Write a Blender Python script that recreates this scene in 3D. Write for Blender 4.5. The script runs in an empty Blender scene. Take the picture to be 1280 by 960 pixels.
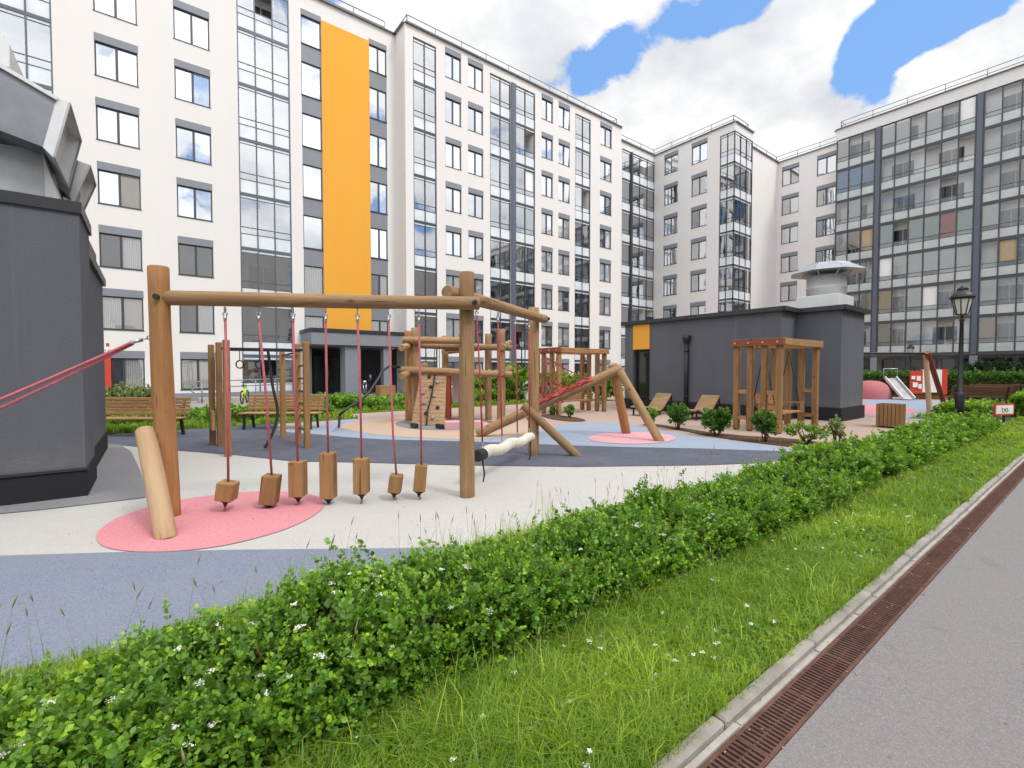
import bpy, bmesh, math, random
import numpy as np
from mathutils import Vector, Matrix, Quaternion
R = math.radians
random.seed(7)
RNG = np.random.default_rng(11)
scene = bpy.context.scene
COL = scene.collection

# ------------------------------------------------------------------ camera
FPX, CAMH, PITCH, HEAD = 585.0, 1.6, 1.665, -37.6
cam_d = bpy.data.cameras.new("camera")
cam = bpy.data.objects.new("camera", cam_d)
COL.objects.link(cam)
cam.location = (0, 0, CAMH)
cam.rotation_euler = (R(90 - PITCH), 0, R(HEAD))
cam_d.sensor_width = 36.0
cam_d.lens = 36.0 * FPX / 1280.0
cam_d.clip_start = 0.05
cam_d.clip_end = 2000
scene.camera = cam
_RM = cam.rotation_euler.to_matrix()


def ray(px, py):
    return _RM @ Vector(((px - 640) / FPX, -(py - 480) / FPX, -1.0))


def G(px, py, z=0.0):
    """survey helper: the point of a level plane seen at a photo pixel"""
    d = ray(px, py)
    t = (z - CAMH) / d.z
    return Vector((d.x * t, d.y * t, z))


def PV(px, py, v):
    d = ray(px, py)
    t = v / d.y
    return Vector((d.x * t, v, CAMH + d.z * t))


def PU(px, py, u):
    d = ray(px, py)
    t = u / d.x
    return Vector((u, d.y * t, CAMH + d.z * t))


def PD(px, py, dist):
    """point at a depth along the optical axis"""
    d = ray(px, py)
    f = _RM @ Vector((0, 0, -1))
    return Vector((0, 0, CAMH)) + d * (dist / d.dot(f))


def UX(px, v, py=463):
    return PV(px, py, v).x


def VX(px, u, py=463):
    return PU(px, py, u).y


# ------------------------------------------------------------------ materials
class NT:
    def __init__(self, name):
        self.m = bpy.data.materials.new(name)
        self.m.use_nodes = True
        self.t = self.m.node_tree
        self.t.nodes.clear()
        self.out = self.t.nodes.new('ShaderNodeOutputMaterial')

    def n(self, typ, ins=None, **props):
        nd = self.t.nodes.new(typ)
        for k, v in props.items():
            setattr(nd, k, v)
        for k, v in (ins or {}).items():
            s = nd.inputs[k]
            if isinstance(v, bpy.types.NodeSocket):
                self.t.links.new(v, s)
            else:
                s.default_value = v
        return nd

    def link(self, a, b):
        self.t.links.new(a, b)

    def ramp(self, fac, stops, interp='LINEAR'):
        nd = self.t.nodes.new('ShaderNodeValToRGB')
        cr = nd.color_ramp
        cr.interpolation = interp
        while len(cr.elements) < len(stops):
            cr.elements.new(0.5)
        for e, (p, c) in zip(cr.elements, stops):
            e.position = p
            e.color = (c[0], c[1], c[2], 1)
        self.link(fac, nd.inputs[0])
        return nd.outputs[0]

    def math(self, op, a, b=0.0, c=None, clamp=False):
        nd = self.t.nodes.new('ShaderNodeMath')
        nd.operation = op
        nd.use_clamp = clamp
        for i, v in enumerate((a, b, c)):
            if v is None:
                continue
            if isinstance(v, bpy.types.NodeSocket):
                self.link(v, nd.inputs[i])
            else:
                nd.inputs[i].default_value = v
        return nd.outputs[0]

    def mix(self, fac, a, b, blend='MIX'):
        nd = self.t.nodes.new('ShaderNodeMix')
        nd.data_type = 'RGBA'
        nd.blend_type = blend
        for s, v in ((nd.inputs[0], fac), (nd.inputs[6], a), (nd.inputs[7], b)):
            if isinstance(v, bpy.types.NodeSocket):
                self.link(v, s)
            elif isinstance(v, (int, float)):
                s.default_value = v
            else:
                s.default_value = (v[0], v[1], v[2], 1)
        return nd.outputs[2]

    def coords(self, kind='Object', scale=(1, 1, 1), offset_random=False):
        tc = self.n('ShaderNodeTexCoord')
        src = tc.outputs[kind]
        mp = self.n('ShaderNodeMapping')
        mp.inputs['Scale'].default_value = scale
        self.link(src, mp.inputs[0])
        if offset_random:
            oi = self.n('ShaderNodeObjectInfo')
            v = self.n('ShaderNodeCombineXYZ')
            r = self.math('MULTIPLY', oi.outputs['Random'], 37.0)
            for i in range(3):
                self.link(r, v.inputs[i])
            self.link(v.outputs[0], mp.inputs['Location'])
        return mp.outputs[0]

    def pos(self, scale=(1, 1, 1)):
        g = self.n('ShaderNodeNewGeometry')
        mp = self.n('ShaderNodeMapping')
        mp.inputs['Scale'].default_value = scale
        self.link(g.outputs['Position'], mp.inputs[0])
        return mp.outputs[0]

    def noise(self, vec, scale, detail=4, rough=0.55, dist=0.0):
        nd = self.n('ShaderNodeTexNoise', {'Vector': vec, 'Scale': scale, 'Detail': detail, 'Roughness': rough, 'Distortion': dist})
        return nd.outputs[0]

    def bump(self, h, strength=0.3, dist=0.01):
        return self.n('ShaderNodeBump', {'Height': h, 'Strength': strength, 'Distance': dist}).outputs[0]

    def principled(self, color, rough=0.6, metal=0.0, normal=None, spec=0.5, **kw):
        p = self.n('ShaderNodeBsdfPrincipled')
        for key, v in (('Base Color', color), ('Roughness', rough), ('Metallic', metal), ('Specular IOR Level', spec)):
            if isinstance(v, bpy.types.NodeSocket):
                self.link(v, p.inputs[key])
            elif key == 'Base Color':
                p.inputs[key].default_value = (v[0], v[1], v[2], 1)
            else:
                p.inputs[key].default_value = v
        if normal is not None:
            self.link(normal, p.inputs['Normal'])
        return p

    def done(self, sh):
        self.link(sh.outputs[0] if hasattr(sh, 'outputs') else sh, self.out.inputs[0])
        return self.m


def mul(c, k):
    return (c[0] * k, c[1] * k, c[2] * k)


def m_plain(name, c, rough=0.6, metal=0.0, var=0.12, scale=9.0, bump=0.1, bdist=0.004, spec=0.5):
    t = NT(name)
    v = t.pos()
    a = t.noise(v, scale, 5)
    b = t.noise(v, scale * 0.13, 3)
    f = t.math('ADD', t.math('MULTIPLY', a, 0.6), t.math('MULTIPLY', b, 0.4))
    col = t.ramp(f, [(0.3, mul(c, 1 - var)), (0.7, mul(c, 1 + var))])
    h = t.noise(v, scale * 6, 4)
    return t.done(t.principled(col, rough, metal, t.bump(h, bump, bdist), spec))


def m_stucco(name, c, grain=70, bump=0.5, streak=0.08):
    t = NT(name)
    v = t.pos()
    fine = t.noise(v, grain, 3, 0.7)
    big = t.noise(v, 0.35, 4)
    st = t.noise(t.pos((1.3, 1.3, 0.06)), 1.0, 5, 0.65)
    f = t.math('ADD', t.math('MULTIPLY', big, 0.5), t.math('MULTIPLY', st, 0.5))
    base = t.ramp(f, [(0.3, mul(c, 1 - streak)), (0.55, c), (0.75, mul(c, 1 + streak * .5))])
    col = t.mix(0.25, base, t.ramp(fine, [(0.3, mul(c, 0.72)), (0.7, mul(c, 1.2))]))
    if .05 < c[0] < .2:
        sz = t.n('ShaderNodeSeparateXYZ', {0: v})
        up = t.math('MULTIPLY_ADD', sz.outputs[2], -.9, 1.25)
        blot = t.math('MULTIPLY', up, t.math('ADD', t.noise(v, 3.5, 5, .65), t.math('MULTIPLY', st, .5)), None, True)
        col = t.mix(t.ramp(blot, [(.42, (0, 0, 0)), (.95, (.5, .5, .5))]), col, (.20, .185, .165))
        drip = t.noise(t.pos((5, 5, .12)), 1.6, 4, .6)
        col = t.mix(t.ramp(drip, [(.60, (0, 0, 0)), (.74, (.35, .35, .35))]), col, mul(c, 1.7))
    return t.done(t.principled(col, 0.9, 0, t.bump(fine, bump, 0.006), 0.25))


def m_wood(name, light, dark, axis=2, end=False, rough=0.7, knots=True):
    t = NT(name)
    sc = [1.0, 1.0, 1.0]
    if not end:
        sc[axis] = 0.06
    v = t.coords('Object', tuple(sc), True)
    g1 = t.noise(v, 14, 6, 0.65, 0.6)
    g2 = t.noise(v, 70, 4, 0.7)
    sc2 = [1.0, 1.0, 1.0]
    if not end:
        sc2[axis] = 0.35
    blot = t.noise(t.coords('Object', tuple(sc2), True), 3.0, 3)
    f = t.math('ADD', t.math('MULTIPLY', g1, 0.55), t.math('MULTIPLY', g2, 0.45))
    col = t.ramp(f, [(0.33, dark), (0.5, tuple((a + b) * .5 for a, b in zip(light, dark))), (0.66, light)])
    col = t.mix(t.ramp(blot, [(0.35, (0, 0, 0)), (0.7, (1, 1, 1))]), col, t.mix(0.5, col, mul(dark, 0.9)))
    oi = t.n('ShaderNodeObjectInfo')
    k = t.math('MULTIPLY_ADD', oi.outputs['Random'], 0.34, 0.82)
    hsv = t.n('ShaderNodeHueSaturation', {'Value': k, 'Color': col})
    col = hsv.outputs[0]
    # drying cracks along the grain
    if not end:
        sc3 = [1.0, 1.0, 1.0]
        sc3[axis] = 0.035
        cr = t.noise(t.coords('Object', tuple(sc3), True), 26, 2, 0.5, 0.3)
        crm = t.ramp(cr, [(0.30, (1, 1, 1)), (0.345, (0, 0, 0))])
        col = t.mix(crm, col, mul(dark, 0.35))
        if knots:
            vo = t.n('ShaderNodeTexVoronoi', {'Vector': t.coords('Object', (1, 1, .45) if axis == 2 else ((.45, 1, 1) if axis == 0 else (1, .45, 1)), True), 'Scale': 4.5})
            km = t.ramp(vo.outputs['Distance'], [(0.05, (1, 1, 1)), (0.13, (0, 0, 0))])
            col = t.mix(km, col, mul(dark, 0.55))
    h = t.math('ADD', t.math('MULTIPLY', g1, 0.7), t.math('MULTIPLY', g2, 0.3))
    return t.done(t.principled(col, rough, 0, t.bump(h, 0.45, 0.006), 0.3))


def m_leaf(name, c, var=0.35, trans=0.35, yellow=(1.5, 1.15, 0.6), rough=0.45):
    t = NT(name)
    at = t.n('ShaderNodeAttribute', attribute_name='shade')
    f = at.outputs['Fac']
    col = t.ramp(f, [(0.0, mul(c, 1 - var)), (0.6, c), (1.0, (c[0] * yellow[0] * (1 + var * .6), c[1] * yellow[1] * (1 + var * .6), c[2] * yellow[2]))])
    p = t.principled(col, rough, 0, None, 0.4)
    tr = t.n('ShaderNodeBsdfTranslucent')
    t.link(t.mix(0.5, col, (c[0] * 1.8, c[1] * 1.5, c[2] * .4)), tr.inputs[0])
    mx = t.n('ShaderNodeMixShader', {0: trans})
    t.link(p.outputs[0], mx.inputs[1])
    t.link(tr.outputs[0], mx.inputs[2])
    return t.done(mx)


def m_rubber(name, c, var=0.16):
    """poured rubber crumb: fine two-tone grain with worn, slightly dusty patches"""
    t = NT(name)
    v = t.pos()
    vo = t.n('ShaderNodeTexVoronoi', {'Vector': v, 'Scale': 170.0})
    sep = t.n('ShaderNodeSeparateColor', {0: vo.outputs['Color']})
    grain = t.ramp(sep.outputs[0], [(0.0, mul(c, 1 - var * 2.0)), (0.5, c), (1.0, mul(c, 1 + var * 1.6))])
    dust = t.noise(v, 0.9, 5, 0.6)
    dust2 = t.noise(v, 5.0, 4, 0.6)
    f = t.math('ADD', t.math('MULTIPLY', dust, 0.65), t.math('MULTIPLY', dust2, 0.35))
    dc = tuple(0.35 * x + 0.65 * y for x, y in zip((0.30, 0.28, 0.26), c))
    col = t.mix(t.ramp(f, [(0.38, (0, 0, 0)), (0.68, (.55, .55, .55))]), grain, dc)
    scuff = t.noise(t.pos((1, .35, 1)), 13, 3, .6, 1.0)
    col = t.mix(t.ramp(scuff, [(0.68, (0, 0, 0)), (0.76, (.35, .35, .35))]), col, mul(c, 0.6))
    h = t.noise(v, 130, 2)
    return t.done(t.principled(col, 0.9, 0, t.bump(h, 0.35, 0.004), 0.2))


def m_window(name, dark=(0.02, 0.024, 0.03), refl_ior=2.3):
    """window pane: coated outer surface over a dim room, a net curtain or a blind"""
    t = NT(name)
    uv = t.n('ShaderNodeUVMap')
    sx = t.n('ShaderNodeSeparateXYZ', {0: uv.outputs[0]})
    pane = t.math('FLOOR', sx.outputs[0])
    oi = t.n('ShaderNodeObjectInfo')
    w = t.n('ShaderNodeTexWhiteNoise', noise_dimensions='2D')
    cx = t.n('ShaderNodeCombineXYZ')
    t.link(t.math('MULTIPLY', oi.outputs['Random'], 91.7), cx.inputs[0])
    t.link(t.math('MULTIPLY', pane, 3.7), cx.inputs[1])
    t.link(cx.outputs[0], w.inputs['Vector'])
    rnd = w.outputs['Value']
    fold = t.n('ShaderNodeTexWave', {'Vector': uv.outputs[0], 'Scale': 3.2, 'Distortion': 2.5, 'Detail': 2.0, 'Detail Scale': 1.2})
    fold.bands_direction = 'X'
    net = t.ramp(fold.outputs['Fac'], [(0.0, (.30, .31, .32)), (1.0, (.60, .61, .61))])
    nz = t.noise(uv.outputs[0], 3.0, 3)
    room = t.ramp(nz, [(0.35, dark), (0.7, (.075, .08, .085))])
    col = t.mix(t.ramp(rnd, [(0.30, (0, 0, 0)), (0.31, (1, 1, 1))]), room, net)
    blind = t.mix(t.ramp(oi.outputs['Random'], [(0.5, (0, 0, 0)), (0.52, (1, 1, 1))]), (.5, .49, .46), (.34, .30, .25))
    isb = t.math('GREATER_THAN', rnd, 0.84)
    col = t.mix(isb, col, blind)
    wob = t.noise(t.pos((1, 1, .6)), 0.9, 2)
    nrm = t.bump(wob, 0.10, 0.05)
    d = t.n('ShaderNodeBsdfDiffuse')
    t.link(col, d.inputs[0])
    gl = t.n('ShaderNodeBsdfGlossy', {'Roughness': 0.02, 'Color': (.93, .96, 1, 1)})
    t.link(nrm, gl.inputs['Normal'])
    fr = t.n('ShaderNodeFresnel', {'IOR': refl_ior})
    fac = t.math('MULTIPLY_ADD', fr.outputs[0], .75, 0.42, True)
    mx = t.n('ShaderNodeMixShader', {0: fac})
    t.link(d.outputs[0], mx.inputs[1])
    t.link(gl.outputs[0], mx.inputs[2])
    return t.done(mx)


def m_clear(name, tint=(.9, .95, .97), ior=1.9, add=0.05):
    t = NT(name)
    tr = t.n('ShaderNodeBsdfTransparent', {0: (tint[0], tint[1], tint[2], 1)})
    wob = t.noise(t.pos((1, 1, .6)), 0.8, 2)
    gl = t.n('ShaderNodeBsdfGlossy', {'Roughness': 0.015, 'Color': (.95, .97, 1, 1)})
    t.link(t.bump(wob, 0.12, 0.05), gl.inputs['Normal'])
    fr = t.n('ShaderNodeFresnel', {'IOR': ior})
    fac = t.math('ADD', fr.outputs[0], add, None, True)
    mx = t.n('ShaderNodeMixShader', {0: fac})
    t.link(tr.outputs[0], mx.inputs[1])
    t.link(gl.outputs[0], mx.inputs[2])
    return t.done(mx)


def m_gloss(name, c, ior=1.6, rough=0.15):
    t = NT(name)
    v = t.pos()
    n1 = t.noise(v, 1.1, 3)
    col = t.ramp(n1, [(0.3, mul(c, .9)), (0.7, mul(c, 1.08))])
    return t.done(t.principled(col, rough, 0, None, 0.6))


M = {}
M['white'] = m_stucco('white_render', (.715, .69, .67), 90, .25, .045)
M['greypanel'] = m_plain('grey_panel', (.20, .215, .245), .6, 0, .08, 4, .05)
M['orange'] = m_stucco('orange_render', (.76, .36, .05), 90, .3, .05)
M['dark'] = m_stucco('dark_render', (.110, .117, .137), 38, 1.0, .16)
M['darkside'] = M['dark']
M['plinth'] = m_stucco('black_plinth', (.022, .023, .028), 60, .6, .2)
M['cap'] = m_plain('dark_metal_coping', (.035, .037, .045), .45, .3, .15, 5, .05)
M['frame'] = m_plain('dark_window_frame', (.045, .05, .06), .45, 0, .1, 6, .03)
M['frameblue'] = m_plain('slate_frame', (.085, .10, .135), .45, 0, .1, 6, .03)
M['railmetal'] = m_plain('galvanised_rail', (.24, .25, .26), .45, .3, .1, 8, .03)
M['soffit'] = m_plain('balcony_inner_wall', (.88, .865, .84), .85, 0, .04, 2, .05)
M['pane'] = m_window('window_pane')
M['doorglass'] = m_gloss('dark_door_glass', (.018, .020, .020), 1.5, .06)
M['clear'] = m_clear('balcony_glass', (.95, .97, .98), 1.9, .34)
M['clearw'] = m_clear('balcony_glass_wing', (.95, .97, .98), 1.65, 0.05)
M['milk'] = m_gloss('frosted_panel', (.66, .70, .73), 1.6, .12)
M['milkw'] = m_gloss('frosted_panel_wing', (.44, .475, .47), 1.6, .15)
M['blind_a'] = m_plain('pale_blind', (.78, .78, .76), .8, 0, .06, 3, .05)
M['blind_b'] = m_plain('tan_blind', (.42, .32, .20), .8, 0, .1, 3, .05)
M['blind_c'] = m_plain('green_tint_panel', (.42, .55, .50), .5, 0, .05, 3, .05)
M['blind_d'] = m_plain('blue_tint_panel', (.08, .26, .50), .4, 0, .12, 3, .05)
M['blind_e'] = m_plain('red_curtain', (.50, .06, .03), .8, 0, .3, 7, .05)
M['blind_f'] = m_plain('amber_panel', (.60, .42, .16), .5, 0, .15, 3, .05)
M['wood'] = m_wood('log_tan', (.44,.285,.145), (.23,.13,.06))
M['woodo'] = m_wood('log_orange', (.45,.235,.095), (.27,.125,.045))
M['woodp'] = m_wood('log_pale', (.47,.325,.20), (.33,.215,.12))
M['woodr'] = m_wood('log_red', (.33, .10, .06), (.20, .05, .035))
M['woodend'] = m_wood('log_end', (.44, .29, .15), (.19, .11, .05), end=True)
M['plank_x'] = m_wood('plank_x', (.44,.255,.115), (.25,.13,.055), axis=0)
M['plank_y'] = m_wood('plank_y', (.44,.255,.115), (.25,.13,.055), axis=1)
M['plank_z'] = m_wood('plank_z', (.40,.225,.095), (.22,.115,.045), axis=2)
M['plankr_x'] = m_wood('plank_weathered_x', (.46,.31,.18), (.27,.17,.09), axis=0)
M['plankd_x'] = m_wood('plank_dark_x', (.15, .07, .035), (.07, .033, .018), axis=0)
M['plankredshade_y'] = m_wood('plank_red_shaded_y', (.30, .10, .04), (.17, .05, .02), axis=1)
M['rope'] = m_plain('pink_rope', (.44, .11, .135), .85, 0, .28, 60, .6, .004)
M['ropered'] = m_plain('red_rope', (.42, .05, .06), .85, 0, .25, 60, .6, .004)
M['ropewhite'] = m_plain('pale_rope', (.60, .56, .48), .9, 0, .25, 30, .6, .006)
M['ropeblack'] = m_plain('black_rope', (.018, .018, .02), .8, 0, .3, 50, .6, .004)
M['steel'] = m_plain('steel', (.45, .45, .46), .35, .9, .1, 20, .05)
M['galv'] = m_plain('galvanised_sheet', (.40, .42, .44), .42, .75, .16, 3.5, .06)
M['galvd'] = m_plain('dark_galvanised_sheet', (.25, .26, .285), .40, .65, .22, 3.5, .06)
M['roofedge'] = m_plain('grey_roof_edge', (.20, .19, .18), .5, .2, .1, 4, .05)
M['galvw'] = m_plain('pale_sheet', (.62, .63, .63), .5, .2, .1, 3.5, .06)
M['black'] = m_plain('black_metal', (.02, .021, .024), .45, .2, .2, 10, .05)
M['red'] = m_plain('red_paint', (.52, .05, .03), .45, 0, .12, 6, .05)
M['whitepaint'] = m_plain('white_paint', (.75, .74, .72), .5, 0, .05, 6, .05)
M['lime'] = m_plain('lime_paint', (.50, .72, .05), .4, 0, .1, 8, .05)
M['lamp_glass'] = m_gloss('lantern_glass', (.55, .54, .50), 1.5, .2)
M['leaf'] = m_leaf('hedge_leaf', (.155, .325, .040), .70, .30, (1.7, 1.2, .7))
M['leafdark'] = m_leaf('shrub_leaf', (.075, .185, .03), .4, .3)
M['leafconifer'] = m_leaf('conifer_leaf', (.028, .060, .024), .35, .2)
M['leafpale'] = m_leaf('variegated_leaf', (.20, .26, .11), .5, .3, (2.0, 1.7, 1.9))
M['grass'] = m_leaf('grass_blade', (.235, .395, .046), .55, .42, (1.65, 1.2, 1.0), .5)
M['seed'] = m_plain('grass_seedhead', (.26, .22, .13), .8, 0, .2, 20, .1)
M['flower'] = m_plain('white_petal', (.80, .80, .70), .7, 0, .06, 40, .1)
M['stem'] = m_plain('brown_stem', (.11, .065, .035), .8, 0, .3, 30, .3)


# ------------------------------------------------------------------ mesh builder
class MB:
    def __init__(s):
        s.v, s.f, s.mi, s.sm, s.uv = [], [], [], [], []

    def add(s, vs, fs, mi=0, smooth=False, uvs=None):
        o = len(s.v)
        s.v.extend([tuple(p) for p in vs])
        for i, f in enumerate(fs):
            s.f.append(tuple(o + k for k in f))
            s.mi.append(mi)
            s.sm.append(smooth)
            s.uv.append(uvs[i] if uvs else None)
        return s

    def box(s, x0, x1, y0, y1, z0, z1, mi=0, bev=0.0):
        if x0 > x1: x0, x1 = x1, x0
        if y0 > y1: y0, y1 = y1, y0
        if z0 > z1: z0, z1 = z1, z0
        if bev <= 0:
            vs = [(x, y, z) for z in (z0, z1) for y in (y0, y1) for x in (x0, x1)]
            return s.add(vs, [(0, 2, 3, 1), (4, 5, 7, 6), (0, 1, 5, 4), (2, 6, 7, 3), (0, 4, 6, 2), (1, 3, 7, 5)], mi)
        b = min(bev, (x1 - x0) * .45, (y1 - y0) * .45, (z1 - z0) * .45)
        bm = bmesh.new()
        bmesh.ops.create_cube(bm, size=1)
        for v in bm.verts:
            v.co = Vector(((x0 + x1) / 2 + v.co.x * (x1 - x0), (y0 + y1) / 2 + v.co.y * (y1 - y0), (z0 + z1) / 2 + v.co.z * (z1 - z0)))
        bmesh.ops.bevel(bm, geom=list(bm.edges), offset=b, segments=1, affect='EDGES')
        bm.verts.index_update()
        s.add([v.co for v in bm.verts], [[v.index for v in f.verts] for f in bm.faces], mi)
        bm.free()
        return s

    def obox(s, a, b, w, h, mi=0, up=Vector((0, 0, 1))):
        """box along a->b, width w (sideways), height h (along up)"""
        a, b = Vector(a), Vector(b)
        d = (b - a).normalized()
        side = d.cross(up)
        if side.length < 1e-4:
            side = Vector((1, 0, 0))
        side.normalize()
        u2 = side.cross(d).normalized()
        vs = []
        for p in (a, b):
            for i, j in ((-1, -1), (1, -1), (1, 1), (-1, 1)):
                vs.append(p + side * (i * w / 2) + u2 * (j * h / 2))
        return s.add(vs, [(3, 2, 1, 0), (4, 5, 6, 7), (0, 1, 5, 4), (1, 2, 6, 5), (2, 3, 7, 6), (3, 0, 4, 7)], mi)

    def tube(s, pts, r, n=8, mi=0, caps=True, closed=False, smooth=True):
        pts = [Vector(p) for p in pts]
        k = len(pts)
        rs = r if isinstance(r, (list, tuple)) else [r] * k
        tang = []
        for i in range(k):
            if closed:
                d = pts[(i + 1) % k] - pts[i - 1]
            else:
                d = pts[min(i + 1, k - 1)] - pts[max(i - 1, 0)]
            tang.append(d.normalized() if d.length > 1e-9 else Vector((0, 0, 1)))
        ref = Vector((0, 0, 1)) if abs(tang[0].z) < .9 else Vector((1, 0, 0))
        nrm = (ref - tang[0] * ref.dot(tang[0])).normalized()
        vs = []
        for i in range(k):
            nrm = (nrm - tang[i] * nrm.dot(tang[i]))
            nrm = nrm.normalized() if nrm.length > 1e-6 else tang[i].orthogonal().normalized()
            bn = tang[i].cross(nrm)
            for j in range(n):
                a = 2 * math.pi * j / n
                vs.append(pts[i] + (nrm * math.cos(a) + bn * math.sin(a)) * rs[i])
        fs = []
        for i in range(k if closed else k - 1):
            i2 = (i + 1) % k
            for j in range(n):
                fs.append((i * n + j, i * n + (j + 1) % n, i2 * n + (j + 1) % n, i2 * n + j))
        s.add(vs, fs, mi, smooth)
        if caps and not closed:
            o = len(s.v) - len(vs)
            s.f.append(tuple(o + j for j in range(n))[::-1]); s.mi.append(mi); s.sm.append(False); s.uv.append(None)
            s.f.append(tuple(o + (k - 1) * n + j for j in range(n))); s.mi.append(mi); s.sm.append(False); s.uv.append(None)
        return s

    def ring(s, c, axis, R_, r, n=18, m=8, mi=0):
        c, axis = Vector(c), Vector(axis).normalized()
        e1 = axis.orthogonal().normalized()
        e2 = axis.cross(e1)
        return s.tube([c + (e1 * math.cos(2 * math.pi * i / n) + e2 * math.sin(2 * math.pi * i / n)) * R_ for i in range(n)], r, m, mi, closed=True)

    def lathe(s, c, prof, n=20, mi=0, smooth=True):
        c = Vector(c)
        vs, fs = [], []
        for (r, z) in prof:
            for j in range(n):
                a = 2 * math.pi * j / n
                vs.append((c.x + r * math.cos(a), c.y + r * math.sin(a), c.z + z))
        for i in range(len(prof) - 1):
            for j in range(n):
                fs.append((i * n + j, i * n + (j + 1) % n, (i + 1) * n + (j + 1) % n, (i + 1) * n + j))
        s.add(vs, fs, mi, smooth)
        o = len(s.v) - len(vs)
        if prof[0][0] > 1e-5:
            s.f.append(tuple(o + j for j in range(n))[::-1]); s.mi.append(mi); s.sm.append(False); s.uv.append(None)
        if prof[-1][0] > 1e-5:
            s.f.append(tuple(o + (len(prof) - 1) * n + j for j in range(n))); s.mi.append(mi); s.sm.append(False); s.uv.append(None)
        return s

    def poly(s, pts, z, mi=0):
        return s.add([(p[0], p[1], z) for p in pts], [tuple(range(len(pts)))], mi)

    def prism(s, pts, z0, z1, mi=0):
        n = len(pts)
        s.add([(p[0], p[1], z0) for p in pts] + [(p[0], p[1], z1) for p in pts],
              [tuple(range(n))[::-1], tuple(range(n, 2 * n))] + [(i, (i + 1) % n, n + (i + 1) % n, n + i) for i in range(n)], mi)
        return s

    def mesh(s, name, mats):
        me = bpy.data.meshes.new(name)
        me.from_pydata(s.v, [], s.f)
        for m in (mats if isinstance(mats, (list, tuple)) else [mats]):
            me.materials.append(m)
        me.polygons.foreach_set('material_index', s.mi)
        me.polygons.foreach_set('use_smooth', s.sm)
        if any(u is not None for u in s.uv):
            l = me.uv_layers.new(name='UVMap')
            k = 0
            for f, u in zip(s.f, s.uv):
                for i in range(len(f)):
                    l.data[k].uv = u[i] if u else (0, 0)
                    k += 1
        me.update()
        return me

    def build(s, name, mats, parent=None, matrix=None, local=False):
        """links the mesh; coordinates are world ones unless local (then `matrix` is relative to parent)"""
        me = s.mesh(name, mats)
        return place(me, name, parent, matrix, local)


def place(me, name, parent=None, matrix=None, local=False):
    o = bpy.data.objects.new(name, me)
    COL.objects.link(o)
    mw = matrix if matrix is not None else Matrix.Identity(4)
    if parent is not None:
        o.parent = parent
        o.matrix_basis = mw if local else wm(parent).inverted() @ mw
    else:
        o.matrix_basis = mw
    return o


def wm(o):
    m = o.matrix_basis.copy()
    while o.parent:
        o = o.parent
        m = o.matrix_basis @ m
    return m


def tag(o, label=None, cat=None, group=None, kind=None):
    if label: o['label'] = label
    if cat: o['category'] = cat
    if group: o['group'] = group
    if kind: o['kind'] = kind
    return o


def empty(name, loc, label, cat, group=None, rz=0.0):
    o = bpy.data.objects.new(name, None)
    COL.objects.link(o)
    o.empty_display_size = .2
    o.matrix_basis = Matrix.Translation(Vector(loc)) @ Matrix.Rotation(rz, 4, 'Z')
    return tag(o, label, cat, group)


def copy_tree(o, parent=None):
    c = o.copy()
    COL.objects.link(c)
    if parent is not None:
        c.parent = parent
    for ch in [k for k in bpy.data.objects if k.parent == o]:
        copy_tree(ch, c)
    return c


def struct(name, mb, mat_):
    return tag(mb.build(name, mat_), kind='structure')


def axis_matrix(a, b):
    a, b = Vector(a), Vector(b)
    d = b - a
    q = Vector((0, 0, 1)).rotation_difference(d.normalized())
    return Matrix.Translation(a) @ q.to_matrix().to_4x4()


def log(name, a, b, r, parent, mat_='wood', r2=None, n=20, wob=.03, cap=.92):
    """turned log from a to b with slight waviness, softened ends and lighter end grain"""
    a, b = Vector(a), Vector(b)
    L = (b - a).length
    r2 = r if r2 is None else r2
    k = max(3, int(L / .18))
    ph = [random.uniform(0, 6.28) for _ in range(6)]
    mb = MB()
    zs = [0, .012] + [L * i / k for i in range(1, k)] + [L - .012, L]
    vs = []
    for i, z in enumerate(zs):
        t = z / L
        rr = (r + (r2 - r) * t) * (cap if i in (0, len(zs) - 1) else 1.0)
        ox = wob * r * 1.2 * math.sin(z * 1.9 + ph[0])
        oy = wob * r * 1.2 * math.sin(z * 1.6 + ph[1])
        for j in range(n):
            an = 2 * math.pi * j / n
            w = 1 + wob * (.6 * math.sin(2 * an + ph[2] + z * .8) + .5 * math.sin(3 * an + ph[3] - z * 1.3) + .4 * math.sin(5 * z + ph[4]))
            vs.append((ox + rr * w * math.cos(an), oy + rr * w * math.sin(an), z))
    fs = []
    for i in range(len(zs) - 1):
        for j in range(n):
            fs.append((i * n + j, i * n + (j + 1) % n, (i + 1) * n + (j + 1) % n, (i + 1) * n + j))
    mb.add(vs, fs, 0, True)
    o = len(zs) - 1
    mb.f.append(tuple(range(n))[::-1]); mb.mi.append(1); mb.sm.append(False); mb.uv.append(None)
    mb.f.append(tuple(o * n + j for j in range(n))); mb.mi.append(1); mb.sm.append(False); mb.uv.append(None)
    return mb.build(name, [M[mat_], M['woodend']], parent, axis_matrix(a, b))


def sagline(a, b, sag, n=10):
    a, b = Vector(a), Vector(b)
    return [a.lerp(b, i / n) + Vector((0, 0, -4 * sag * (i / n) * (1 - i / n))) for i in range(n + 1)]


# ------------------------------------------------------------------ foliage (numpy)
LEAF_V = np.array([(0, 0, 0), (.36, .38, .10), (.30, .72, .08), (0, 1, -.06), (-.30, .72, .08), (-.36, .38, .10)], float)
LEAF_F = [(0, 1, 2, 3), (0, 3, 4, 5)]


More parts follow.
